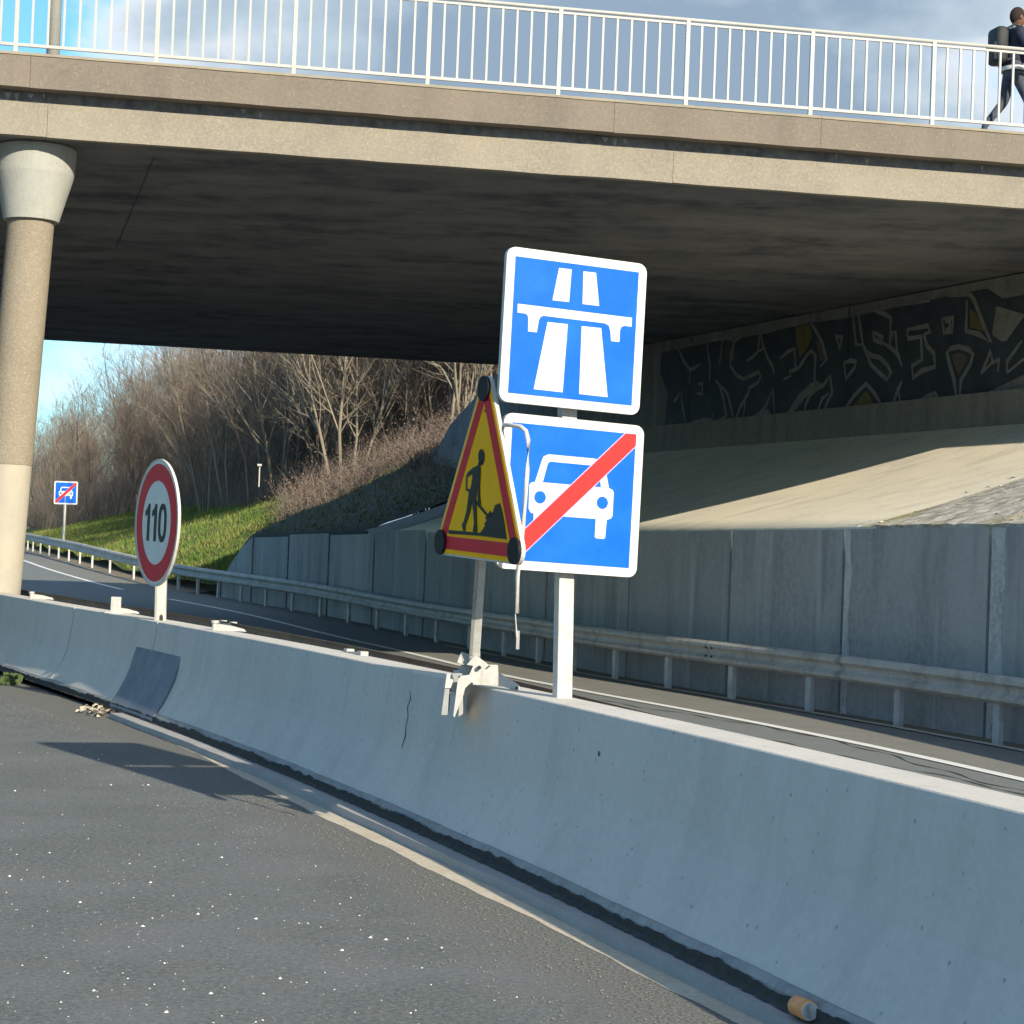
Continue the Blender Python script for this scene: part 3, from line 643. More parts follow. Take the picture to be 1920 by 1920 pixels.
# column with flared capital; a second one behind it
def column(cx, cy, lean, parent):
    o = thing('bridge_column', 'placeholder', 'column', (cx, cy, 0)) if parent is None else None
    tw = Vector((sin(radians(lean)), 0, 0))
    def c(z): return Vector((cx, cy, z)) - tw * (5.2 - z)
    def lathe(prof, m, nm, n=48):
        mb = MB(); mb.loft([[c(z) + Vector((cos(2 * pi * k / n) * r, sin(2 * pi * k / n) * r, 0)) for k in range(n)] for z, r in prof], closed=True, caps=True)
        mo = mb.build(nm, m, o, smooth=True); es = mo.modifiers.new('edge', 'EDGE_SPLIT'); es.split_angle = radians(25); return mo
    lathe([(-.5, .262), (2.30, .262)], 'pier_painted', 'lower_shaft')
    lathe([(2.30, .268), (3.6, .270), (5.22, .272)], 'pier_raw', 'upper_shaft')
    lathe([(5.20, .325), (5.24, .333), (5.5, .395), (5.74, .455), (5.76, .46), (6.06, .46), (6.075, .45)], 'pier_cap', 'capital')
    return o
pc = P(58, 300, 24.25)
o = column(pc.x + .02, 24.3, 2.6, None); o['label'] = 'front round bridge column with pale flared capital, behind the barrier'
o = column(pc.x - 1.75, 27.7, 2.6, None); o['label'] = 'second round bridge column, mostly hidden behind the front one at the left edge'
# parapet railing
prl = thing('bridge_railing', 'white metal railing with thin upright bars on top of the bridge', 'railing', BR(0, .1, ZC1))
X0, PW = -5.876, 1.563
def rb(x0, x1, z, h, d, nm, off=.1):
    mb = MB(); a = BR(x0, off - d / 2, z); mb.box(a, BR(x1, off - d / 2, z) - a, BR(x0, off + d / 2, z) - a, Vector((0, 0, h))); return mb.build(nm, 'rail_white', prl)
xr0, xr1 = X0 - 3 * PW, X0 + 11 * PW
def rtube(z, r, nm):
    mb = MB(); mb.tube([BR(xr0, .1, z), BR(xr1, .1, z)], r, 10); return mb.build(nm, 'rail_white', prl, smooth=True)
rtube(8.068, .023, 'handrail')
rb(xr0, xr1, 8.004, .026, .035, 'upper_rail'); rb(xr0, xr1, 7.085, .035, .04, 'lower_rail')
Zv = Vector((0, 0, 1))
pm = None; bm_ = None
def inst(nm, proto, loc, parent):
    o = proto.copy(); C.objects.link(o); o.parent = parent; o.location = loc - root_loc(parent); return o
def proto_box(nm, parts, m):
    mb = MB()
    for c_, w_, h_, d_ in parts: mb.cbox(c_, bu, Zv, bn, w_, h_, d_)
    me = mb.build(nm, m); return me
pp = proto_box('railing_post', [(Vector((0, 0, .527)), .048, 1.052, .05)], 'rail_white')
pl = proto_box('base_plate', [(Vector((0, 0, .006)), .20, .014, .12)], 'rail_white')
pb = proto_box('baluster', [(Vector((0, 0, .545)), .026, .89, .026)], 'rail_white')
first = {}
def put(p, loc, parent, key):
    if key not in first:
        first[key] = 1; p.parent = parent; p.location = loc - root_loc(parent); return p
    return inst(p.name, p, loc, parent)
for i in range(-2, 11):
    x = X0 + i * PW
    if -7.5 < x < 8.5:
        po = put(pp, BR(x, .1, ZC1), prl, 'pp'); q = put(pl, BR(x, .1, ZC1 - .002), prl, 'pl')
    for k in range(1, 9):
        xx = x + k * PW / 9
        if -7 < xx < 7.6: put(pb, BR(xx, .1, ZC1 + .02), prl, 'pb')
# lamp standard on the bridge
lp = P(101, 60, 26.2); lt = thing('street_lamp', 'grey lamp post standing behind the bridge railing at left', 'street lamp', (lp.x, lp.y, 6.96))
mb = MB(); c0 = Vector((lp.x, lp.y, 6.96)); mb.tube([c0, c0 + Zv * 9], [.088, .055], 14); mb.build('pole', 'pier_cap', lt, smooth=True)
mb = MB(); mb.cbox(c0 + Zv * .01, bu, Zv, bn, .30, .03, .30); mb.build('base_plate', 'galvanized', lt)
mb = MB(); mb.tube([c0 + Zv * 8.9, c0 + Zv * 9.3 + Vector((.4, .1, 0)), c0 + Zv * 9.4 + Vector((1.3, .25, 0))], .035, 8); mb.build('arm', 'galvanized', lt)
mb = MB(); mb.cbox(c0 + Zv * 9.38 + Vector((1.5, .3, 0)), bu, Zv, bn, .6, .1, .2); mb.build('lamp_head', 'galvanized', lt, bevel=.03)

# ------------------------------------------------------------------ signs
def frame(yaw, lean):
    U = Vector((cos(yaw), sin(yaw), 0)); N = Vector((sin(yaw), -cos(yaw), 0)); V = Vector((0, 0, 1))
    a = radians(lean); return U * cos(a) - V * sin(a), U * sin(a) + V * cos(a), N
def rrect(w, h, r, n=6):
    pts = []
    for cx_, cy_, a0 in ((w / 2 - r, h / 2 - r, 0), (-w / 2 + r, h / 2 - r, 90), (-w / 2 + r, -h / 2 + r, 180), (w / 2 - r, -h / 2 + r, 270)):
        for k in range(n + 1):
            a = radians(a0 + 90 * k / n); pts.append((cx_ + r * cos(a), cy_ + r * sin(a)))
    return pts
class Face:
    def __init__(s, O, U, V, N): s.O, s.U, s.V, s.N = O, U, V, N
    def p(s, u, v, n=0): return s.O + s.U * u + s.V * v + s.N * n
    def poly(s, pts, n0, n1, m, nm, parent, bevel=0):
        mb = MB(); mb.prism([s.p(a, b, n0) for a, b in pts], s.N * (n1 - n0)); return mb.build(nm, m, parent, bevel=bevel)
    def rng(s, o1, o2, n0, n1, m, nm, parent):
        mb = MB(); mb.ring([s.p(a, b, n0) for a, b in o1], [s.p(a, b, n0) for a, b in o2], s.N * (n1 - n0)); return mb.build(nm, m, parent)
# map photo-measured marks into the panel's own square (inner blue field = [-1,1]^2)
def homog(q):      # unit square corners TL TR BR BL -> q ; returns inverse mapper
    (x0, y0), (x1, y1), (x2, y2), (x3, y3) = q
    dx1, dx2, sx_ = x1 - x2, x3 - x2, x0 - x1 + x2 - x3; dy1, dy2, sy_ = y1 - y2, y3 - y2, y0 - y1 + y2 - y3
    D = dx1 * dy2 - dx2 * dy1; g = (sx_ * dy2 - dx2 * sy_) / D; h = (dx1 * sy_ - sx_ * dy1) / D
    A = Matrix(((x1 - x0 + g * x1, x3 - x0 + h * x3, x0), (y1 - y0 + g * y1, y3 - y0 + h * y3, y0), (g, h, 1))).inverted()
    def f(x, y):
        v = A @ Vector((x, y, 1)); return (v.x / v.z, v.y / v.z)
    return f
IN = .617
def mk(f):
    def g(pts):
        out = []
        for x, y in pts:
            a, b = f(x, y); out.append(((a - .5) * IN, (.5 - b) * IN))
        return out
    return g
up_map = mk(homog([(225, 215), (1518, 320), (1492, 1703), (200, 1633)]))
lo_map = mk(homog([(708, 460), (1645, 506), (1632, 1526), (680, 1500)]))
UPPER = [[(682, 315), (815, 325), (800, 665), (625, 655)], [(937, 338), (1070, 347), (1115, 690), (940, 678)],
         [(265, 708), (1462, 795), (1460, 887), (1385, 882), (1355, 895), (1342, 930), (1340, 1052), (1252, 1047), (1242, 950), (1225, 890), (1180, 866), (540, 820), (508, 832), (492, 868), (475, 995), (383, 990), (380, 850), (370, 818), (345, 806), (265, 800)],
         [(583, 882), (795, 895), (768, 1602), (465, 1583)], [(940, 907), (1145, 918), (1238, 1628), (940, 1610)]]
def plate(parent, fc, size, r, t=.03):
    W = rrect(size, size, r); fc.poly(W, -t, -.002, 'sign_back', 'backing', parent)
    fc.poly(W, -.002, .001, 'sign_white', 'border', parent)
    s = IN / .7 * size; fc.poly([(-s / 2, s / 2), (s / 2, s / 2), (s / 2, -s / 2), (-s / 2, -s / 2)], .001, .0025, 'sign_blue', 'blue_field', parent)
def car_marks(parent, fc, k=1.):
    sc = lambda pts: [(a * k, b * k) for a, b in pts]
    body = lo_map([(848, 925), (862, 905), (890, 900), (915, 815), (935, 740), (950, 705), (985, 688), (1330, 703), (1385, 712), (1405, 735), (1430, 815), (1455, 922), (1480, 932), (1492, 950), (1490, 1130), (1478, 1152), (1450, 1163), (1447, 1165), (1440, 1300), (1430, 1310), (1370, 1308), (1360, 1297), (1362, 1160), (968, 1148), (965, 1283), (955, 1293), (895, 1290), (885, 1280), (888, 1142), (862, 1132), (848, 1105)])
    fc.poly(sc(body), .0025, .0035, 'sign_white', 'car_symbol', parent)
    win = lo_map([(950, 900), (968, 820), (985, 755), (1000, 742), (1340, 757), (1362, 768), (1378, 820), (1392, 917)])
    fc.poly(sc(win), .0035, .0045, 'sign_blue', 'car_window', parent)
    for cx_, cy_ in ((932, 1015), (1408, 1035)):
        (a, b), = lo_map([(cx_, cy_)]); r = .0285
        fc.poly([((a + r * cos(2 * pi * i / 20)) * k, (b + r * sin(2 * pi * i / 20)) * k) for i in range(20)], .0035, .0045, 'sign_blue', 'car_headlight', parent)
    h = IN / 2
    for w, n0, n1, m, nm in ((.060, .0045, .0050, 'sign_lilac', 'bar_edge'), (.054, .005, .0058, 'sign_red', 'red_bar')):
        d = w * 1.0
        fc.poly(sc([(h, h), (h, h - d), (-h + d, -h), (-h, -h), (-h, -h + d), (h - d, h)]), n0, n1, m, nm, parent)
U, V, N = frame(radians(22.4), 1.1)
U = (U + Vector((0, 0, -.012))).normalized()
SK = 9.65 / 9.33; cU = P(1076.5, 622, 9.65); cL = P(1071, 930, 9.65)
bs = thing('road_sign', 'tall post with two blue square signs, motorway above and crossed-out car below', 'road sign', PZ(1055, 1318, .8))
pn = bpy.data.objects.new('sign_panel', None); C.objects.link(pn); pn.parent = bs; pn.location = cU - bs.location; pn['label'] = 'upper blue panel with white motorway and bridge symbol'
fc = Face(cU, U, V, N); plate(pn, fc, .70 * SK, .045)
for i, s_ in enumerate(UPPER): fc.poly([(a * SK, b * SK) for a, b in up_map(s_)], .0025, .0035, 'sign_white', 'bridge_symbol' if i == 2 else 'lane_symbol', pn)
pn = bpy.data.objects.new('sign_panel', None); C.objects.link(pn); pn.parent = bs; pn.location = cL - bs.location; pn['label'] = 'lower blue panel with white car crossed out by a red bar'
fc = Face(cL, U, V, N); plate(pn, fc, .70 * SK, .045); car_marks(pn, fc, SK)
yb = PZ(1055, 1318, .8).y
Pb = P(1054, 1318, 9.72); Pt = P(1066, 640, 9.76)
mb = MB(); ax = (Pt - Pb); hh = ax.length; ax.normalize(); UU = U - ax * U.dot(ax); UU.normalize(); NN = UU.cross(ax)
if NN.dot(N) < 0: NN = -NN
mb.cbox(Pb + ax * (hh / 2 - .1), UU, ax, NN, .078, hh + .2, .06); mb.build('post', 'metal_paint_white', bs, bevel=.004)
mb = MB()
for yy_ in (-.25, .25):
    for cc_ in (cU, cL): mb.cbox(cc_ + V * yy_ - N * .042, U, V, N, .45, .035, .02)
mb.build('mounting_rail', 'galvanized', bs)

# far copy of the crossed-out car sign on the bank
fcO = P(123.5, 924, 80); k = .9 / .7
fs = thing('road_sign', 'small distant blue sign with crossed-out car on the grass bank', 'road sign', P(119.5, 1001, 80))
U2, V2, N2 = frame(radians(12), -.6)
pn = bpy.data.objects.new('sign_panel', None); C.objects.link(pn); pn.parent = fs; pn.location = fcO - fs.location
fc = Face(fcO, U2, V2, N2); plate(pn, fc, .9, .055); car_marks(pn, fc, k)
mb = MB(); a = P(119.5, 1003, 80.05); b = P(122.8, 930, 80.05); mb.tube([a - (b - a).normalized() * .5, b], .06, 8); mb.build('post', 'galvanized', fs)

# 110 speed limit sign, turned away to the left
U, V, N = frame(-radians(70.5 - 9.8), .9)
s110 = thing('speed_limit_sign', 'round red-rimmed speed limit sign reading 110 on the concrete barrier', 'road sign', PZ(303, 1165, .8))
cS = P(293.5, 980, 17.2)
fc = Face(cS, U, V, N)
def circ(r, n=48, c=(0, 0)): return [(c[0] + r * cos(2 * pi * i / n), c[1] + r * sin(2 * pi * i / n)) for i in range(n)]
fc.poly(circ(.528), -.016, -.001, 'sign_back', 'backing', s110)
fc.rng(circ(.534), circ(.518), -.018, .006, 'metal_paint_white', 'rim', s110)
fc.poly(circ(.518), -.001, .002, 'sign_white', 'white_face', s110)
fc.rng(circ(.495), circ(.352), .002, .004, 'red_dark', 'red_ring', s110)
one = [(-.015, -.148), (.035, -.148), (.035, .148), (.0, .148), (-.02, .115), (-.06, .088), (-.06, .045), (-.015, .062)]
for dx in (-.205, -.035): fc.poly([(a * 1.22 + dx, b * 1.06) for a, b in one], .002, .0045, 'sign_black', 'digit', s110)
def oval(a, b, c, p=2.4): return [(c + a * math.copysign(abs(cos(t)) ** (2 / p), cos(t)), b * math.copysign(abs(sin(t)) ** (2 / p), sin(t))) for t in [2 * pi * i / 40 for i in range(40)]]
fc.rng(oval(.100, .162, .150), oval(.046, .113, .150), .002, .0045, 'sign_black', 'digit', s110)
mb = MB(); a = P(302, 1172, 17.28); b = P(306, 1000, 17.28); ax = (b - a).normalized(); UU = Vector((1, 0, 0)); UU = (UU - ax * UU.dot(ax)).normalized(); NN = UU.cross(ax)
mb.cbox(a.lerp(b, .5) - ax * .05, UU, ax, NN, .078, (b - a).length + .1, .05)
mb.build('post', 'metal_paint_white', s110, bevel=.003)
mb = MB(); mb.cbox(a + ax * .12 - UU * .046, UU, ax, NN, .014, .55, .05); mb.build('post_channel', 'galvanized', s110)
mb = MB(); cc0 = a + ax * .055 - NN * .0; nn = (CAM - cc0).normalized()
mb.prism([cc0 + UU * (.016 * cos(t)) + ax * (.035 * sin(t)) + nn * .027 for t in [2 * pi * i / 14 for i in range(14)]], nn * .002); mb.build('slot', 'grime', s110)

# roadworks triangle on a folding stand clamped over the barrier
rw = thing('roadworks_sign', 'yellow triangular roadworks sign with digging man on a stand clamped to the barrier', 'road sign', PZ(888, 1290, .8))
ap, bl, brr = (522, 195), (185, 1345), (737, 1412)
toP = lambda q, d: P(780 + q[0] / 4, 680 + q[1] / 4, d)
hb = .385
TD = 9.65
Oc = toP((491, 984), TD)                                      # centroid of the disc centres
A3 = toP(ap, TD); 
# frame fitted so that the three corner discs land where they stand
side = .846; ht = side * .866
ppm = F / 9.65
ax_ = Vector(((522 - 461) / 4 / ppm, 0, 0))
ang = -radians(66)
U = Vector((cos(ang), sin(ang), 0)); N = Vector((sin(ang), -cos(ang), 0))
V = ((toP(ap, TD) - toP((461, 1378), TD)).normalized()); V = (V + N * -.0).normalized()
U = (toP(brr, TD - side / 2 * sin(-ang)) - toP(bl, TD + side / 2 * sin(-ang))); su = U.length; U.normalize()
N = U.cross(V) ; N = -N if N.dot(CAM - Oc) < 0 else N; N.normalize()
Bm = toP((461, 1378), TD); SV = (toP(ap, TD) - Bm).length; SU = su
fc = Face(Bm, U, V, N)
cen = lambda a, b, k: (a * k, (b - SV / 3) * k + SV / 3)
T0 = [(-SU / 2, 0), (SU / 2, 0), (0, SV)]
def tri(k, r=0): return [cen(a, b, k) for a, b in T0]
def rtri(k, r, n=7):
    pts = []; T = tri(k)
    for (cx_, cy_), a0 in zip(T, (150, 270, 30)):
        for i in range(n + 1):
            a = radians(a0 + 120 * i / n); pts.append((cx_ + r * cos(a), cy_ + r * sin(a)))
    return pts
fc.poly(rtri(1.0, .062), -.020, 0, 'metal_paint_white', 'backing', rw)
fc.poly(rtri(1.0, .053), 0, .002, 'yellow', 'yellow_border', rw)
fc.rng(rtri(1.0, .030), rtri(.845, .006), .002, .004, 'red_dark', 'red_band', rw)
for i, (a, b) in enumerate(T0):
    fc.poly([(a + .061 * cos(2 * pi * j / 28), b + .061 * sin(2 * pi * j / 28)) for j in range(28)], .002, .016, 'disc_black', 'corner_lamp', rw)
def inv(pt):    # photo mark -> sign plane coords
    q = onplane(780 + pt[0] / 4, 680 + pt[1] / 4, Bm, N) - Bm
    uv = U.dot(V); a = q.dot(U); b = q.dot(V); det = 1 - uv * uv; return ((a - b * uv) / det, (b - a * uv) / det)
def mark(pts, nm, n0=.004, n1=.006): fc.poly([inv(p_) for p_ in pts], n0, n1, 'sign_black', nm, rw)
mark([(497 + 23 * cos(t), 706 + 57 * sin(t)) for t in [2 * pi * i / 20 for i in range(20)]], 'worker_head')
mark([(478, 740), (512, 740), (505, 765), (486, 775), (490, 800), (488, 880), (484, 950), (486, 1000), (492, 1060), (486, 1075), (474, 1050), (468, 990), (472, 920), (462, 960), (458, 1010), (460, 1090), (462, 1200), (466, 1270), (440, 1278), (434, 1262), (442, 1200), (436, 1110), (424, 1040), (414, 1110), (392, 1180), (378, 1220), (376, 1262), (362, 1262), (350, 1218), (366, 1190), (386, 1110), (396, 1040), (404, 970), (380, 958), (384, 850), (400, 820), (440, 785), (470, 772)], 'worker_body')
fc.poly([inv(p_) for p_ in [(398, 862), (430, 838), (430, 870), (420, 930), (410, 952), (396, 940)]], .006, .0065, 'yellow', 'arm_gap', rw)
mark([(452, 1030), (462, 1035), (545, 1138), (565, 1110), (566, 1130), (590, 1120), (575, 1150), (548, 1155), (534, 1150), (450, 1050)], 'shovel')
mark([(250, 1255), (490, 1276), (500, 1262), (525, 1225), (520, 1210), (538, 1180), (526, 1165), (536, 1152), (585, 1120), (600, 1070), (618, 1062), (636, 1055), (650, 1110), (668, 1200), (685, 1325), (500, 1300), (250, 1283)], 'spoil_heap')
mark([(520, 352), (525, 352), (525, 372), (520, 372)], 'rivet')
# post below, socket, clamp plates (shaded ones coloured grey), bent tube
D = 10.25
def W(x, y, d=D): return P(x, y, d)
mb = MB(); a = W(888, 1226, 10.15); b = W(903, 1000, 9.83); ax = (b - a).normalized(); UU = Vector((1, .0, 0)); UU = (UU - ax * UU.dot(ax)).normalized(); NN = UU.cross(ax)
mb.cbox(a.lerp(b, .5) + UU * .012, UU, ax, NN, .038, (b - a).length, .035); mb.build('post', 'metal_paint_white', rw, bevel=.003)
mb = MB(); mb.cbox(a.lerp(b, .5) - UU * .014 + NN * .0, UU, ax, NN, .014, (b - a).length - .01, .045); mb.build('post_side', 'galvanized', rw)
mb = MB(); s0 = W(889, 1246, 10.17); mb.cbox(s0 + ax * .0, UU, ax, NN, .055, .115, .055); mb.build('socket', 'galvanized', rw, bevel=.004)
def dz(pts, d, th, m, nm, bevel=.002):
    q = [P(640 + x_ / 4.174, 1160 + y_ / 4.174, d) for x_, y_ in pts]; mb = MB(); mb.prism(q, Vector((0, th, 0))); return mb.build(nm, m, rw, bevel=bevel)
dz([(1045, 285), (1085, 310), (1150, 360), (1225, 362), (1230, 420), (1385, 515), (1397, 540), (1390, 562), (1365, 566), (1270, 532), (1000, 515), (968, 545), (955, 600), (885, 775), (875, 760), (895, 600), (915, 450), (1000, 440), (1030, 370), (980, 362)], 10.12, .012, 'metal_paint_white', 'clamp_plate')
dz([(825, 430), (855, 430), (850, 470), (880, 480), (855, 545), (808, 545)], 10.14, .015, 'metal_paint_white', 'hinge_plate')
dz([(935, 365), (1020, 368), (1000, 440), (915, 450), (895, 600), (870, 575), (850, 560), (880, 480), (865, 430), (915, 425)], 10.2, .3, 'galvanized', 'inner_plate')  # grey metal here stands for the clamp's shaded side
dz([(940, 262), (1005, 288), (990, 368), (935, 362), (905, 345), (918, 300)], 10.17, .06, 'galvanized', 'latch_box')
dz([(920, 300), (942, 292), (942, 356), (905, 345)], 10.14, .01, 'metal_paint_white', 'latch_tongue')
dz([(808, 548), (845, 552), (830, 756), (780, 756)], 10.14, .3, 'galvanized', 'leg')  # both legs coloured grey for the shade they stand in
dz([(922, 590), (952, 600), (950, 750), (915, 770)], 10.19, .25, 'galvanized', 'leg')
dz([(840, 572), (905, 576), (905, 592), (840, 588)], 10.18, .02, 'galvanized', 'cross_bar')
mb = MB()
for x_, y_, r_ in ((1080, 382, .010), (1158, 371, .004), (1370, 542, .006), (1022, 508, .006), (925, 452, .004)):
    q = P(640 + x_ / 4.174, 1160 + y_ / 4.174, 10.115); mb.tube([q, q - Vector((0, .02, 0))], r_, 8)
stuff(mb.build('bolts', 'grime', rw))
tb = [(926, 797, 9.62), (955, 797, 9.45), (976, 800, 9.38), (986, 808, 9.36), (991, 826, 9.36), (989, 880, 9.36), (985, 930, 9.36), (981, 985, 9.36), (975, 1040, 9.38), (970, 1080, 9.4), (970, 1150, 9.4)]
mb = MB(); mb.tube([P(*q) for q in tb], .0105, 10); mb.build('bent_tube', 'metal_paint_white', rw, smooth=True)
mb = MB(); mb.tube([P(966, 1150, 9.4), P(968, 1180, 9.4), P(969, 1195, 9.4)], [.003, .004, .006], 8); q = P(971, 1200, 9.4); mb.cbox(q, Vector((1, 0, 0)), Zv, Vector((0, 1, 0)), .015, .085, .006); mb.build('tube_foot', 'galvanized', rw)

# ------------------------------------------------------------------ small things on the near road
mb = MB()
def peb(p, s):
    n = 5; vs = [p + Vector((cos(2 * pi * i / n + s * 99) * s * R.uniform(.7, 1.2), sin(2 * pi * i / n + s * 99) * s * R.uniform(.7, 1.2), 0)) for i in range(n)] + [p + Vector((0, 0, s * .7))]
    mb.add(vs, [(i, (i + 1) % n, n) for i in range(n)])
for i in range(520):
    x_ = R.uniform(-20, 1250) if i % 3 else R.uniform(0, 800); y_ = R.uniform(1330, 1935)
    q = PZ(x_, y_, 0.0)
    if (q - BP(q.y, 0, 0)).dot(bnor(q.y)) < .9: continue
    peb(q, R.choice([.0015, .002, .002, .003, .004]) * (1.0 + .02 * q.y) * (1.6 if R.random() < .06 else 1))
for (x_, y_) in ((416, 1608), (282, 1655), (371, 1714), (480, 1723), (268, 1737), (642, 1782), (312, 1898), (28, 1483), (150, 1692), (525, 1835), (278, 1472), (208, 1472), (395, 1863), (695, 1758), (724, 1762), (18, 1643)): peb(PZ(x_, y_, 0), .0085)
stuff(mb.build('pebbles', 'pebble'))['label'] = 'tiny pale stones scattered over the dark asphalt'
mb = MB()
for i in range(2600):
    y = 5 + 17 * R.random() ** .8; o_ = .5 + R.random() ** 1.4 * .6; s = R.uniform(.002, .006); p = BP(y, o_ + .03 * max(0, y - 9), .003)
    n = 4; vs = [p + Vector((cos(1.57 * i_ + y) * s, sin(1.57 * i_ + y) * s, 0)) for i_ in range(n)] + [p + Vector((0, 0, s * .9))]; mb.add(vs, [(j, (j + 1) % n, n) for j in range(n)])
stuff(mb.build('grit', 'grit'))['label'] = 'coarse grit lying along the edge of the near road'
mb = MB()                                                    # rubbish heap by the cover plate
for i in range(70):
    q = PZ(185 + R.gauss(0, 14), 1337 + R.gauss(0, 4), .0); s = R.uniform(.02, .06); a = R.uniform(0, 6.28)
    Uq = Vector((cos(a), sin(a), R.uniform(-.2, .5))) * s; Vq = Vector((-sin(a), cos(a), R.uniform(0, .7))) * s * .6; q.z += R.uniform(.0, .05)
    mb.add([q - Uq, q + Vq * .8, q + Uq, q - Vq + Vector((0, 0, .02))], [(0, 1, 2, 3)])
stuff(mb.build('litter', 'sandy_strip', fix=False))['label'] = 'clump of dry leaves and litter at the foot of the barrier'
mb = MB()
for i in range(130):
    q = PZ(17 + R.gauss(0, 8), 1282 + R.gauss(0, 2), .0); h = R.uniform(.03, .10); a = R.uniform(0, 6.28); dv = Vector((cos(a), sin(a), 0)) * .06
    mb.add([q, q + dv * .25 + Vector((0, 0, h)), q + dv + Vector((0, 0, h * .9)), q + dv * .8 + Vector((0, 0, h * .3))], [(0, 1, 2, 3)])
tag(mb.build('weed', 'weed', fix=False), 'small green weed at the barrier foot near the left edge', 'plant')
# drinks can
ca = P(1492, 1884, 6.50); cb = P(1532, 1903, 6.33)
can = thing('drinks_can', 'orange drinks can with silver top lying in the gutter by the barrier', 'can', ca)
ax = (cb - ca).normalized(); L = .118
mb = MB(); mb.tube([ca, ca + ax * .006, ca + ax * .012, ca + ax * .035, ca + ax * .06, ca + ax * .085, ca + ax * (L - .012), ca + ax * (L - .004)], [.024, .029, .0325, .0325, .0305, .0325, .0325, .028], 24); mb.build('can_body', 'can_orange', can, smooth=True)
mb = MB(); mb.tube([ca + ax * (L - .004), ca + ax * (L + .002), ca + ax * (L + .002001), ca + ax * (L - .002)], [.0275, .028, .0245, .024], 24); mb.build('can_lid', 'aluminium', can)
mb = MB(); cc_ = ca + ax * (L + .0005); s1 = ax.cross(Zv).normalized(); s2 = s1.cross(ax); mb.prism([cc_ + s1 * (.009 * cos(t)) + s2 * (.011 * sin(t) - .003) for t in [2 * pi * i / 14 for i in range(14)]], ax * .0008); mb.build('opening', 'grime', can)

# ------------------------------------------------------------------ person on the bridge
pz = 7.07; pf = Vector((6.07, 26.25, 0)); PS = .93; pw = thing('person', 'person in dark jacket and trousers carrying a black backpack across the bridge', 'person', (pf.x, pf.y, pz))
hd = Vector((.97, .24, 0)).normalized(); sd = Vector((-hd.y, hd.x, 0))     # heading and left side
base = Vector((pf.x + .14, pf.y, pz + .0))
def Q(f_, s_, z): return base + (hd * f_ + sd * s_ + Vector((0, 0, z))) * PS
def skin(nm, pts, edges_, rad, m, parent, lev=2):
    me = bpy.data.meshes.new(nm); me.from_pydata([p - root_loc(parent) * 0 for p in pts], edges_, []); me.materials.append(M[m])
    o = bpy.data.objects.new(nm, me); C.objects.link(o); o.parent = parent; o.matrix_parent_inverse = Matrix.Translation(-root_loc(parent))
    md = o.modifiers.new('skin', 'SKIN'); md.use_smooth_shade = True
    for v, r_ in zip(me.skin_vertices[0].data, rad): v.radius = r_ if isinstance(r_, tuple) else (r_, r_)
    me.skin_vertices[0].data[0].use_root = True
    sb = o.modifiers.new('sub', 'SUBSURF'); sb.levels = lev; sb.render_levels = lev
    return o
bp_ = [Q(0, 0, .92), Q(.02, 0, 1.08), Q(.03, 0, 1.28), Q(.03, 0, 1.42), Q(.04, 0, 1.52),
       Q(0, .10, .88), Q(-.06, .10, .50), Q(-.36, .10, .12), Q(-.33, .10, .04), Q(-.22, .10, .03),
       Q(0, -.10, .88), Q(.20, -.10, .50), Q(.30, -.10, .09), Q(.32, -.10, .04), Q(.45, -.10, .03),
       Q(.02, .20, 1.40), Q(-.10, .25, 1.13), Q(.05, .25, .92), Q(.02, -.20, 1.40), Q(.10, -.26, 1.13), Q(.28, -.25, .98)]
be = [(0, 1), (1, 2), (2, 3), (3, 4), (0, 5), (5, 6), (6, 7), (7, 8), (8, 9), (0, 10), (10, 11), (11, 12), (12, 13), (13, 14), (3, 15), (15, 16), (16, 17), (3, 18), (18, 19), (19, 20)]
brd = [(.15, .12), (.14, .11), (.17, .12), (.13, .10), .055, .095, .065, .045, .042, .035, .095, .065, .045, .042, .035, .075, .05, .035, .075, .05, .035]
skin('body', bp_, be, brd, 'trousers', pw)
skin('jacket', [Q(.0, 0, .97), Q(.02, 0, 1.10), Q(.03, 0, 1.28), Q(.03, 0, 1.42), Q(.03, 0, 1.49), Q(.02, .20, 1.41), Q(-.10, .26, 1.14), Q(.04, .26, .95), Q(.02, -.20, 1.41), Q(.10, -.27, 1.14), Q(.27, -.26, 1.0)],
     [(0, 1), (1, 2), (2, 3), (3, 4), (3, 5), (5, 6), (6, 7), (3, 8), (8, 9), (9, 10)], [(.18, .15), (.175, .14), (.20, .145), (.16, .12), .07, .092, .068, .052, .092, .068, .052], 'jacket', pw)
mb = MB()
mb.loft([[Q(.0, 0, z) + hd * (.155 * cos(t) * k_) + sd * (.19 * sin(t) * k_) for t in [2 * pi * i / 24 for i in range(24)]] for z, k_ in ((.90, .96), (.92, 1.0), (.955, 1.0))], closed=True); mb.build('shirt_hem', 'shirt_white', pw, smooth=True)
mb = MB(); mb.loft([[Q(.035, 0, z) + hd * (.07 * cos(t)) + sd * (.075 * sin(t)) for t in [2 * pi * i / 20 for i in range(20)]] for z in (1.48, 1.535)], closed=True); mb.build('collar', 'shirt_white', pw, smooth=True)
def blob(nm, c_, rs, m, parent, fn=None, n=20):
    mb = MB(); rows = []
    for i in range(n + 1):
        ph = -pi / 2 + pi * i / n
        rows.append([c_ + hd * (rs[0] * cos(ph) * cos(2 * pi * k_ / 24)) + sd * (rs[1] * cos(ph) * sin(2 * pi * k_ / 24)) + Zv * (rs[2] * sin(ph)) for k_ in range(24)])
    mb.loft(rows, closed=True); return mb.build(nm, m, parent, smooth=True)
hc = Q(.06, 0, 1.655)
hdm = blob('head', hc, (.10, .078, .125), 'skin', pw)
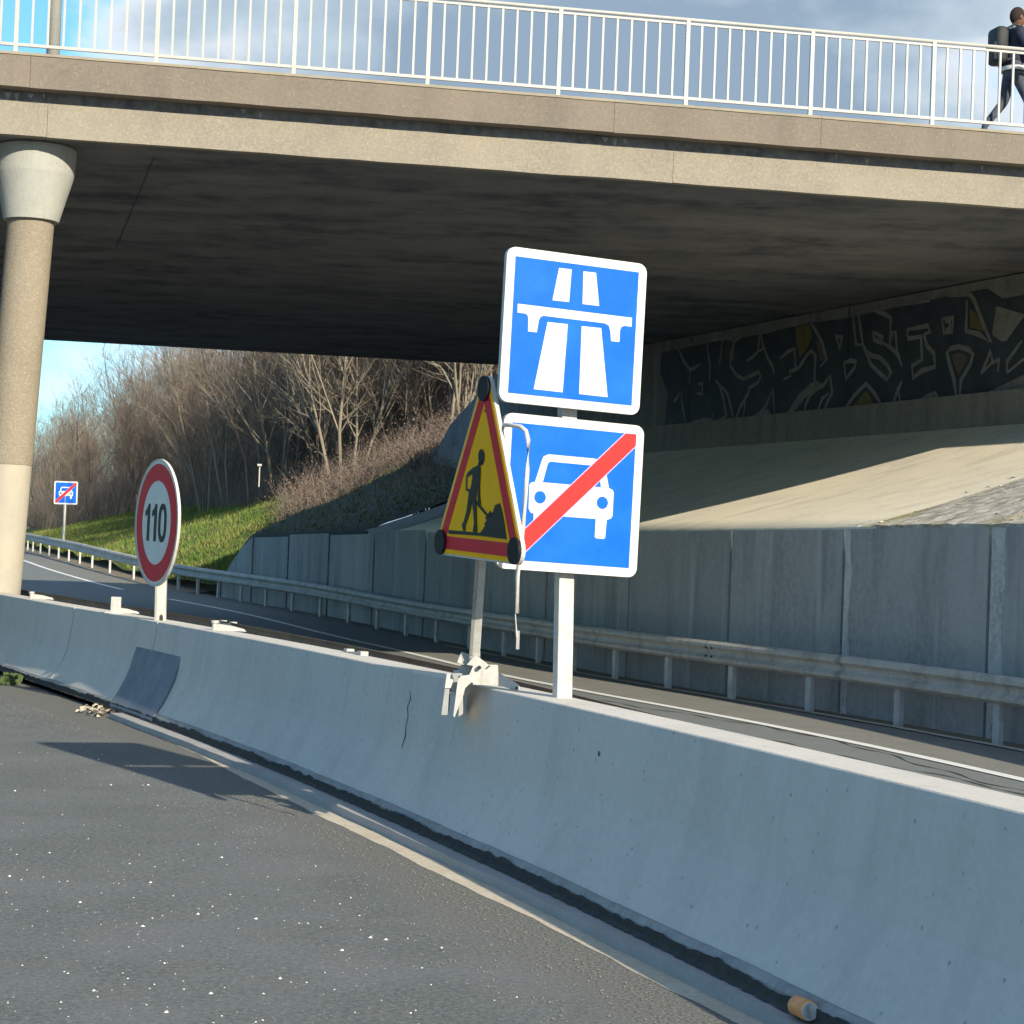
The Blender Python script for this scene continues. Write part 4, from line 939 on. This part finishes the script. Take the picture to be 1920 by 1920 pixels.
mb = MB(); mb.tube([Q(.04, 0, 1.46), Q(.05, 0, 1.58)], .055, 14); mb.build('neck', 'skin', pw, smooth=True)
blob('hair', hc + Zv * .022 - hd * .014, (.104, .084, .12), 'hair', pw)
for s_ in (-1, 1): blob('ear', hc + sd * .08 * s_ - Zv * .005, (.02, .012, .033), 'skin', pw, n=8)
blob('nose', hc + hd * .1 - Zv * .015, (.022, .013, .022), 'skin', pw, n=8)
for s_ in (-1, 1): blob('eye', hc + hd * .088 + sd * .032 * s_ + Zv * .012, (.012, .014, .008), 'shoe', pw, n=8)
mb = MB(); mb.cbox(hc + hd * .094 - Zv * .058, sd, Zv, hd, .045, .010, .012); mb.build('mouth', 'red_dark', pw, bevel=.003)
def hand(c_, nm='hand'):
    v0 = [c_, c_ - Zv * .05, c_ - Zv * .085]
    e_ = [(0, 1), (1, 2)]; r_ = [.024, .032, .026]; pts = list(v0)
    for i, ln in enumerate((.055, .068, .072, .062)):
        o_ = hd * (.03 - .019 * i); a0 = len(pts)
        pts += [c_ - Zv * .085 + o_, c_ - Zv * (.085 + ln * .6) + o_ - sd * .004, c_ - Zv * (.08 + ln) + o_ - sd * .018]
        e_ += [(2, a0), (a0, a0 + 1), (a0 + 1, a0 + 2)]; r_ += [.010, .009, .008]
    a0 = len(pts); pts += [c_ - Zv * .045 + hd * .035, c_ - Zv * .085 + hd * .055]; e_ += [(1, a0), (a0, a0 + 1)]; r_ += [.012, .009]
    return skin(nm, pts, e_, r_, 'skin', pw, 1)
hand(Q(.06, .26, .91)); hand(Q(.31, -.26, .955))
for f_, s_ in ((-.36, .10), (.31, -.10)):
    mb = MB(); c_ = Q(f_, s_, 0)
    mb.loft([[c_ + hd * (-.07 + .30 * u_) + sd * (w_ * cos(t)) + Zv * max(0, h_ * (.5 + .5 * sin(t))) for t in [2 * pi * i / 16 for i in range(16)]] for u_, w_, h_ in ((0, .025, .05), (.05, .038, .09), (.3, .042, .11), (.55, .046, .075), (.85, .045, .055), (1, .02, .03))], closed=True, caps=True)
    mb.build('shoe', 'shoe', pw, smooth=True)
def rbox(nm, c_, a_, b_, h_, m, bev, parent):
    mb = MB(); mb.cbox(c_, hd, Zv, sd, a_, h_, b_); o_ = mb.build(nm, m, parent, bevel=bev); o_.modifiers['bevel'].segments = 4; o_.data.polygons.foreach_set('use_smooth', [True] * len(o_.data.polygons)); return o_
bpk = thing('backpack', 'black rounded backpack on the back of the person on the bridge', 'backpack', Q(-.24, .03, 1.2))
rbox('pack_body', Q(-.215, .04, 1.245), .18, .32, .48, 'backpack', .07, bpk)
rbox('front_pocket', Q(-.31, .04, 1.15), .05, .25, .25, 'backpack', .025, bpk)
for s_ in (-.11, .13):
    mb = MB(); mb.tube([Q(-.17, s_, 1.46), Q(-.05, s_, 1.53), Q(.08, s_, 1.50), Q(.16, s_, 1.35), Q(.10, s_, 1.12), Q(-.15, s_, 1.03)], .018, 6); mb.build('strap', 'backpack', bpk)

# ------------------------------------------------------------------ woodland
def grow(seed, h, stems, spread, twigs):
    r = random.Random(seed); trunk = MB(); crown = MB()
    def branch(p, d, L, rad, lev):
        n = 4 if lev < 2 else 3; pts = [p]; rs = [rad]; q = p.copy(); dd = d.copy()
        for i in range(n):
            dd = (dd + Vector((r.gauss(0, .13), r.gauss(0, .13), r.gauss(0.05, .08)))).normalized(); q = q + dd * (L / n); pts.append(q.copy()); rs.append(rad * (1 - .75 * (i + 1) / n))
        (trunk if lev == 0 else crown).tube(pts, rs, 5 if lev == 0 else 3, cap=False)
        if lev >= 3: return
        cnt = (twigs[lev])
        for i in range(cnt):
            t = r.uniform(.22 if lev == 0 else .12, 1.0); k_ = t * n; j = min(n - 1, int(k_)); a = pts[j].lerp(pts[j + 1], k_ - j)
            az = r.uniform(0, 2 * pi); tilt = r.uniform(.45, 1.15) if lev else r.uniform(.35, 1.05)
            t0 = (pts[j + 1] - pts[j]).normalized(); s1_ = t0.orthogonal().normalized(); s2_ = t0.cross(s1_)
            nd = (t0 * cos(tilt) + (s1_ * cos(az) + s2_ * sin(az)) * sin(tilt)); nd.z += .18; nd.normalize()
            branch(a, nd, L * r.uniform(.25, .5) * (1.15 - .5 * t), rs[j] * .42 + .002, lev + 1)
    for s in range(stems):
        az = r.uniform(0, 2 * pi); tl = r.uniform(0, spread)
        branch(Vector((r.uniform(-.3, .3), r.uniform(-.3, .3), -.3)), Vector((sin(tl) * cos(az), sin(tl) * sin(az), cos(tl))), h * r.uniform(.8, 1.05), .055 * r.uniform(.6, 1.1) * h / 8, 0)
    return trunk, crown
def make_tree(seed, h, stems, spread, twigs, mt, mc):
    tr, cr = grow(seed, h, stems, spread, twigs)
    root = bpy.data.objects.new('bare_tree', None); C.objects.link(root)
    a = tr.build('trunk', mt, root, smooth=True, fix=False); b = cr.build('crown', mc, root, fix=False)
    return root
protos = {'pale': [make_tree(21, 9.5, 2, .12, (22, 7, 3), 'bark_pale', 'bark_pale'), make_tree(22, 8.5, 3, .22, (18, 7, 3), 'bark_pale', 'twig')],
          'brown': [make_tree(31, 8.5, 3, .30, (20, 8, 4), 'bark_brown', 'twig'), make_tree(32, 7.5, 4, .38, (16, 8, 4), 'bark_brown', 'bark_brown'), make_tree(33, 9.0, 2, .25, (22, 8, 4), 'bark_brown', 'twig')]}
used = set()
def put_tree(kind, i, loc, s, rz_, label, group):
    p = protos[kind][i]
    if p.name not in used: used.add(p.name); o = p
    else:
        o = p.copy(); C.objects.link(o)
        for ch in p.children:
            c_ = ch.copy(); C.objects.link(c_); c_.parent = o
    o.location = loc; o.rotation_euler = (0, 0, rz_); o.scale = (s, s, s * R.uniform(.95, 1.1)); o['label'] = label; o['category'] = 'tree'; o['group'] = group
TR = []
for i in range(80):                                              # pale straight stems on the slope nearest the bridge
    y = R.uniform(58, 82); t = R.uniform(5.5, 12 if y < 70 else 17); TR.append(('pale' if R.random() < .6 else 'brown', y, t, R.uniform(.75, 1.05), 'bare winter tree with pale thin stems on the embankment right behind the bridge', 'pale-stemmed bare trees behind the bridge'))
for i in range(80):
    y = R.uniform(78, 104); t = R.uniform(6.5, 22); TR.append(('brown', y, t, R.uniform(.9, 1.22), 'bushy bare brown tree above the green grass bank left of the 110 sign', 'bushy bare trees above the grass bank'))
for i in range(110):
    y = R.uniform(106, 160); t = R.uniform(1, 26); TR.append(('brown', y, t, R.uniform(.8, 1.15), 'distant dark bare tree in the thicket beside the round column', 'distant bare trees beside the column'))
for kd, y, t, s, lab, grp in TR:
    put_tree(kd, R.randrange(len(protos[kd])), bank(y, t, -.1), s, R.uniform(0, 6.28), lab, grp)
# brambles and undergrowth
mb = MB()
def twigline(p, L, rad, lean):
    a = R.uniform(0, 6.28); d = Vector((cos(a) * lean, sin(a) * lean, 1)).normalized(); q = p; pts = [p]
    for i in range(3): d = (d + Vector((R.gauss(0, .25), R.gauss(0, .25), -.25 * i * lean))).normalized(); q = q + d * L / 3; pts.append(q)
    s = Vector((1, 0, 0)) * rad; mb.loft([[v - s * (1 - .25 * i), v + s * (1 - .25 * i)] for i, v in enumerate(pts)])
    return pts
leaves = MB()
def leaf(p, s):
    a = Vector((R.gauss(0, 1), R.gauss(0, 1), R.gauss(0, .6))).normalized() * s; b = Vector((R.gauss(0, 1), R.gauss(0, 1), R.gauss(0, .6))).normalized() * s * .7
    leaves.add([p - a, p + b, p + a, p - b], [(0, 1, 2, 3)])
for i in range(21000):
    y = R.uniform(53.5, 80); t = R.uniform(4.2 if y < 56.5 else min(5.6, 1.4 + (y - 56.5) * .45), 12)
    if y > 62 and R.random() > .75: continue
    pts = twigline(bank(y, t, -.05), R.uniform(.4, 1.5), R.uniform(.004, .010), R.uniform(.3, 1.3))
    if y < 70:
        for k_ in range(4): leaf(pts[R.randrange(1, 4)] + Vector((R.gauss(0, .10), R.gauss(0, .10), R.gauss(0, .10))), R.uniform(.02, .045))
for i in range(30000):
    y = R.uniform(74, 155); t = R.uniform(7 if y < 108 else 1.5, 20); twigline(bank(y, t, -.05), R.uniform(.8, 4.6), R.uniform(.006, .015), R.uniform(.1, .7))
def rough_top(y, t): return moss(y, t) if y < WEND else bank(y, t)
for i in range(9000):                                            # brambles creeping down onto the mossy bank
    y = R.uniform(50.5, 60); t = 9 - abs(R.gauss(0, 1)) * 2.6
    if t < .3: continue
    p = rough_top(y, t) - Zv * .03; pts = twigline(p, R.uniform(.15, .9), R.uniform(.003, .008), R.uniform(.5, 1.6))
    if i % 2: leaf(pts[2] + Vector((R.gauss(0, .08), R.gauss(0, .08), 0)), R.uniform(.02, .04))
stuff(mb.build('undergrowth', 'twig', fix=False))['label'] = 'tangle of brown brambles and saplings under the bare trees'
stuff(leaves.build('bramble_leaves', 'bramble_leaf', fix=False))['label'] = 'reddish brown dead leaves on the brambles beside the abutment'
# grass
mb = MB()
for i in range(3500):
    y = R.uniform(47, WEND); t = R.uniform(.1, 6); p = moss(y, t); a = R.uniform(0, 6.28); s = Vector((cos(a), sin(a), 0)) * .015
    mb.add([p - s, p + s, p + Vector((R.gauss(0, .05), R.gauss(0, .05), R.uniform(.03, .14)))], [(0, 1, 2)])
for i in range(60000):
    y = R.uniform(WEND + .4, 112); t = R.uniform(0, 8.2) if y > 66 else R.uniform(0, 1.6 + max(0, y - 56.5) * .45); p = bank(y, t); h = R.uniform(.05, .20) * (1.3 if t > 6 else 1); a = R.uniform(0, 6.28)
    w_ = R.uniform(.010, .025); s = Vector((cos(a), sin(a), 0)) * w_
    mb.add([p - s, p + s, p + Vector((R.gauss(0, .06), R.gauss(0, .06), h))], [(0, 1, 2)])
stuff(mb.build('grass', 'grass_blade', fix=False))['label'] = 'short green grass on the bank behind the far guard rail'
mb = MB(); q = P(487, 872, 66); mb.tube([q - Zv * .7, q], .022, 8); mb.cbox(q, Vector((1, 0, 0)), Zv, Vector((0, 1, 0)), .13, .07, .13)
tag(mb.build('marker_post', 'metal_paint_white'), 'small pale-topped post among the trees on the embankment', 'post')
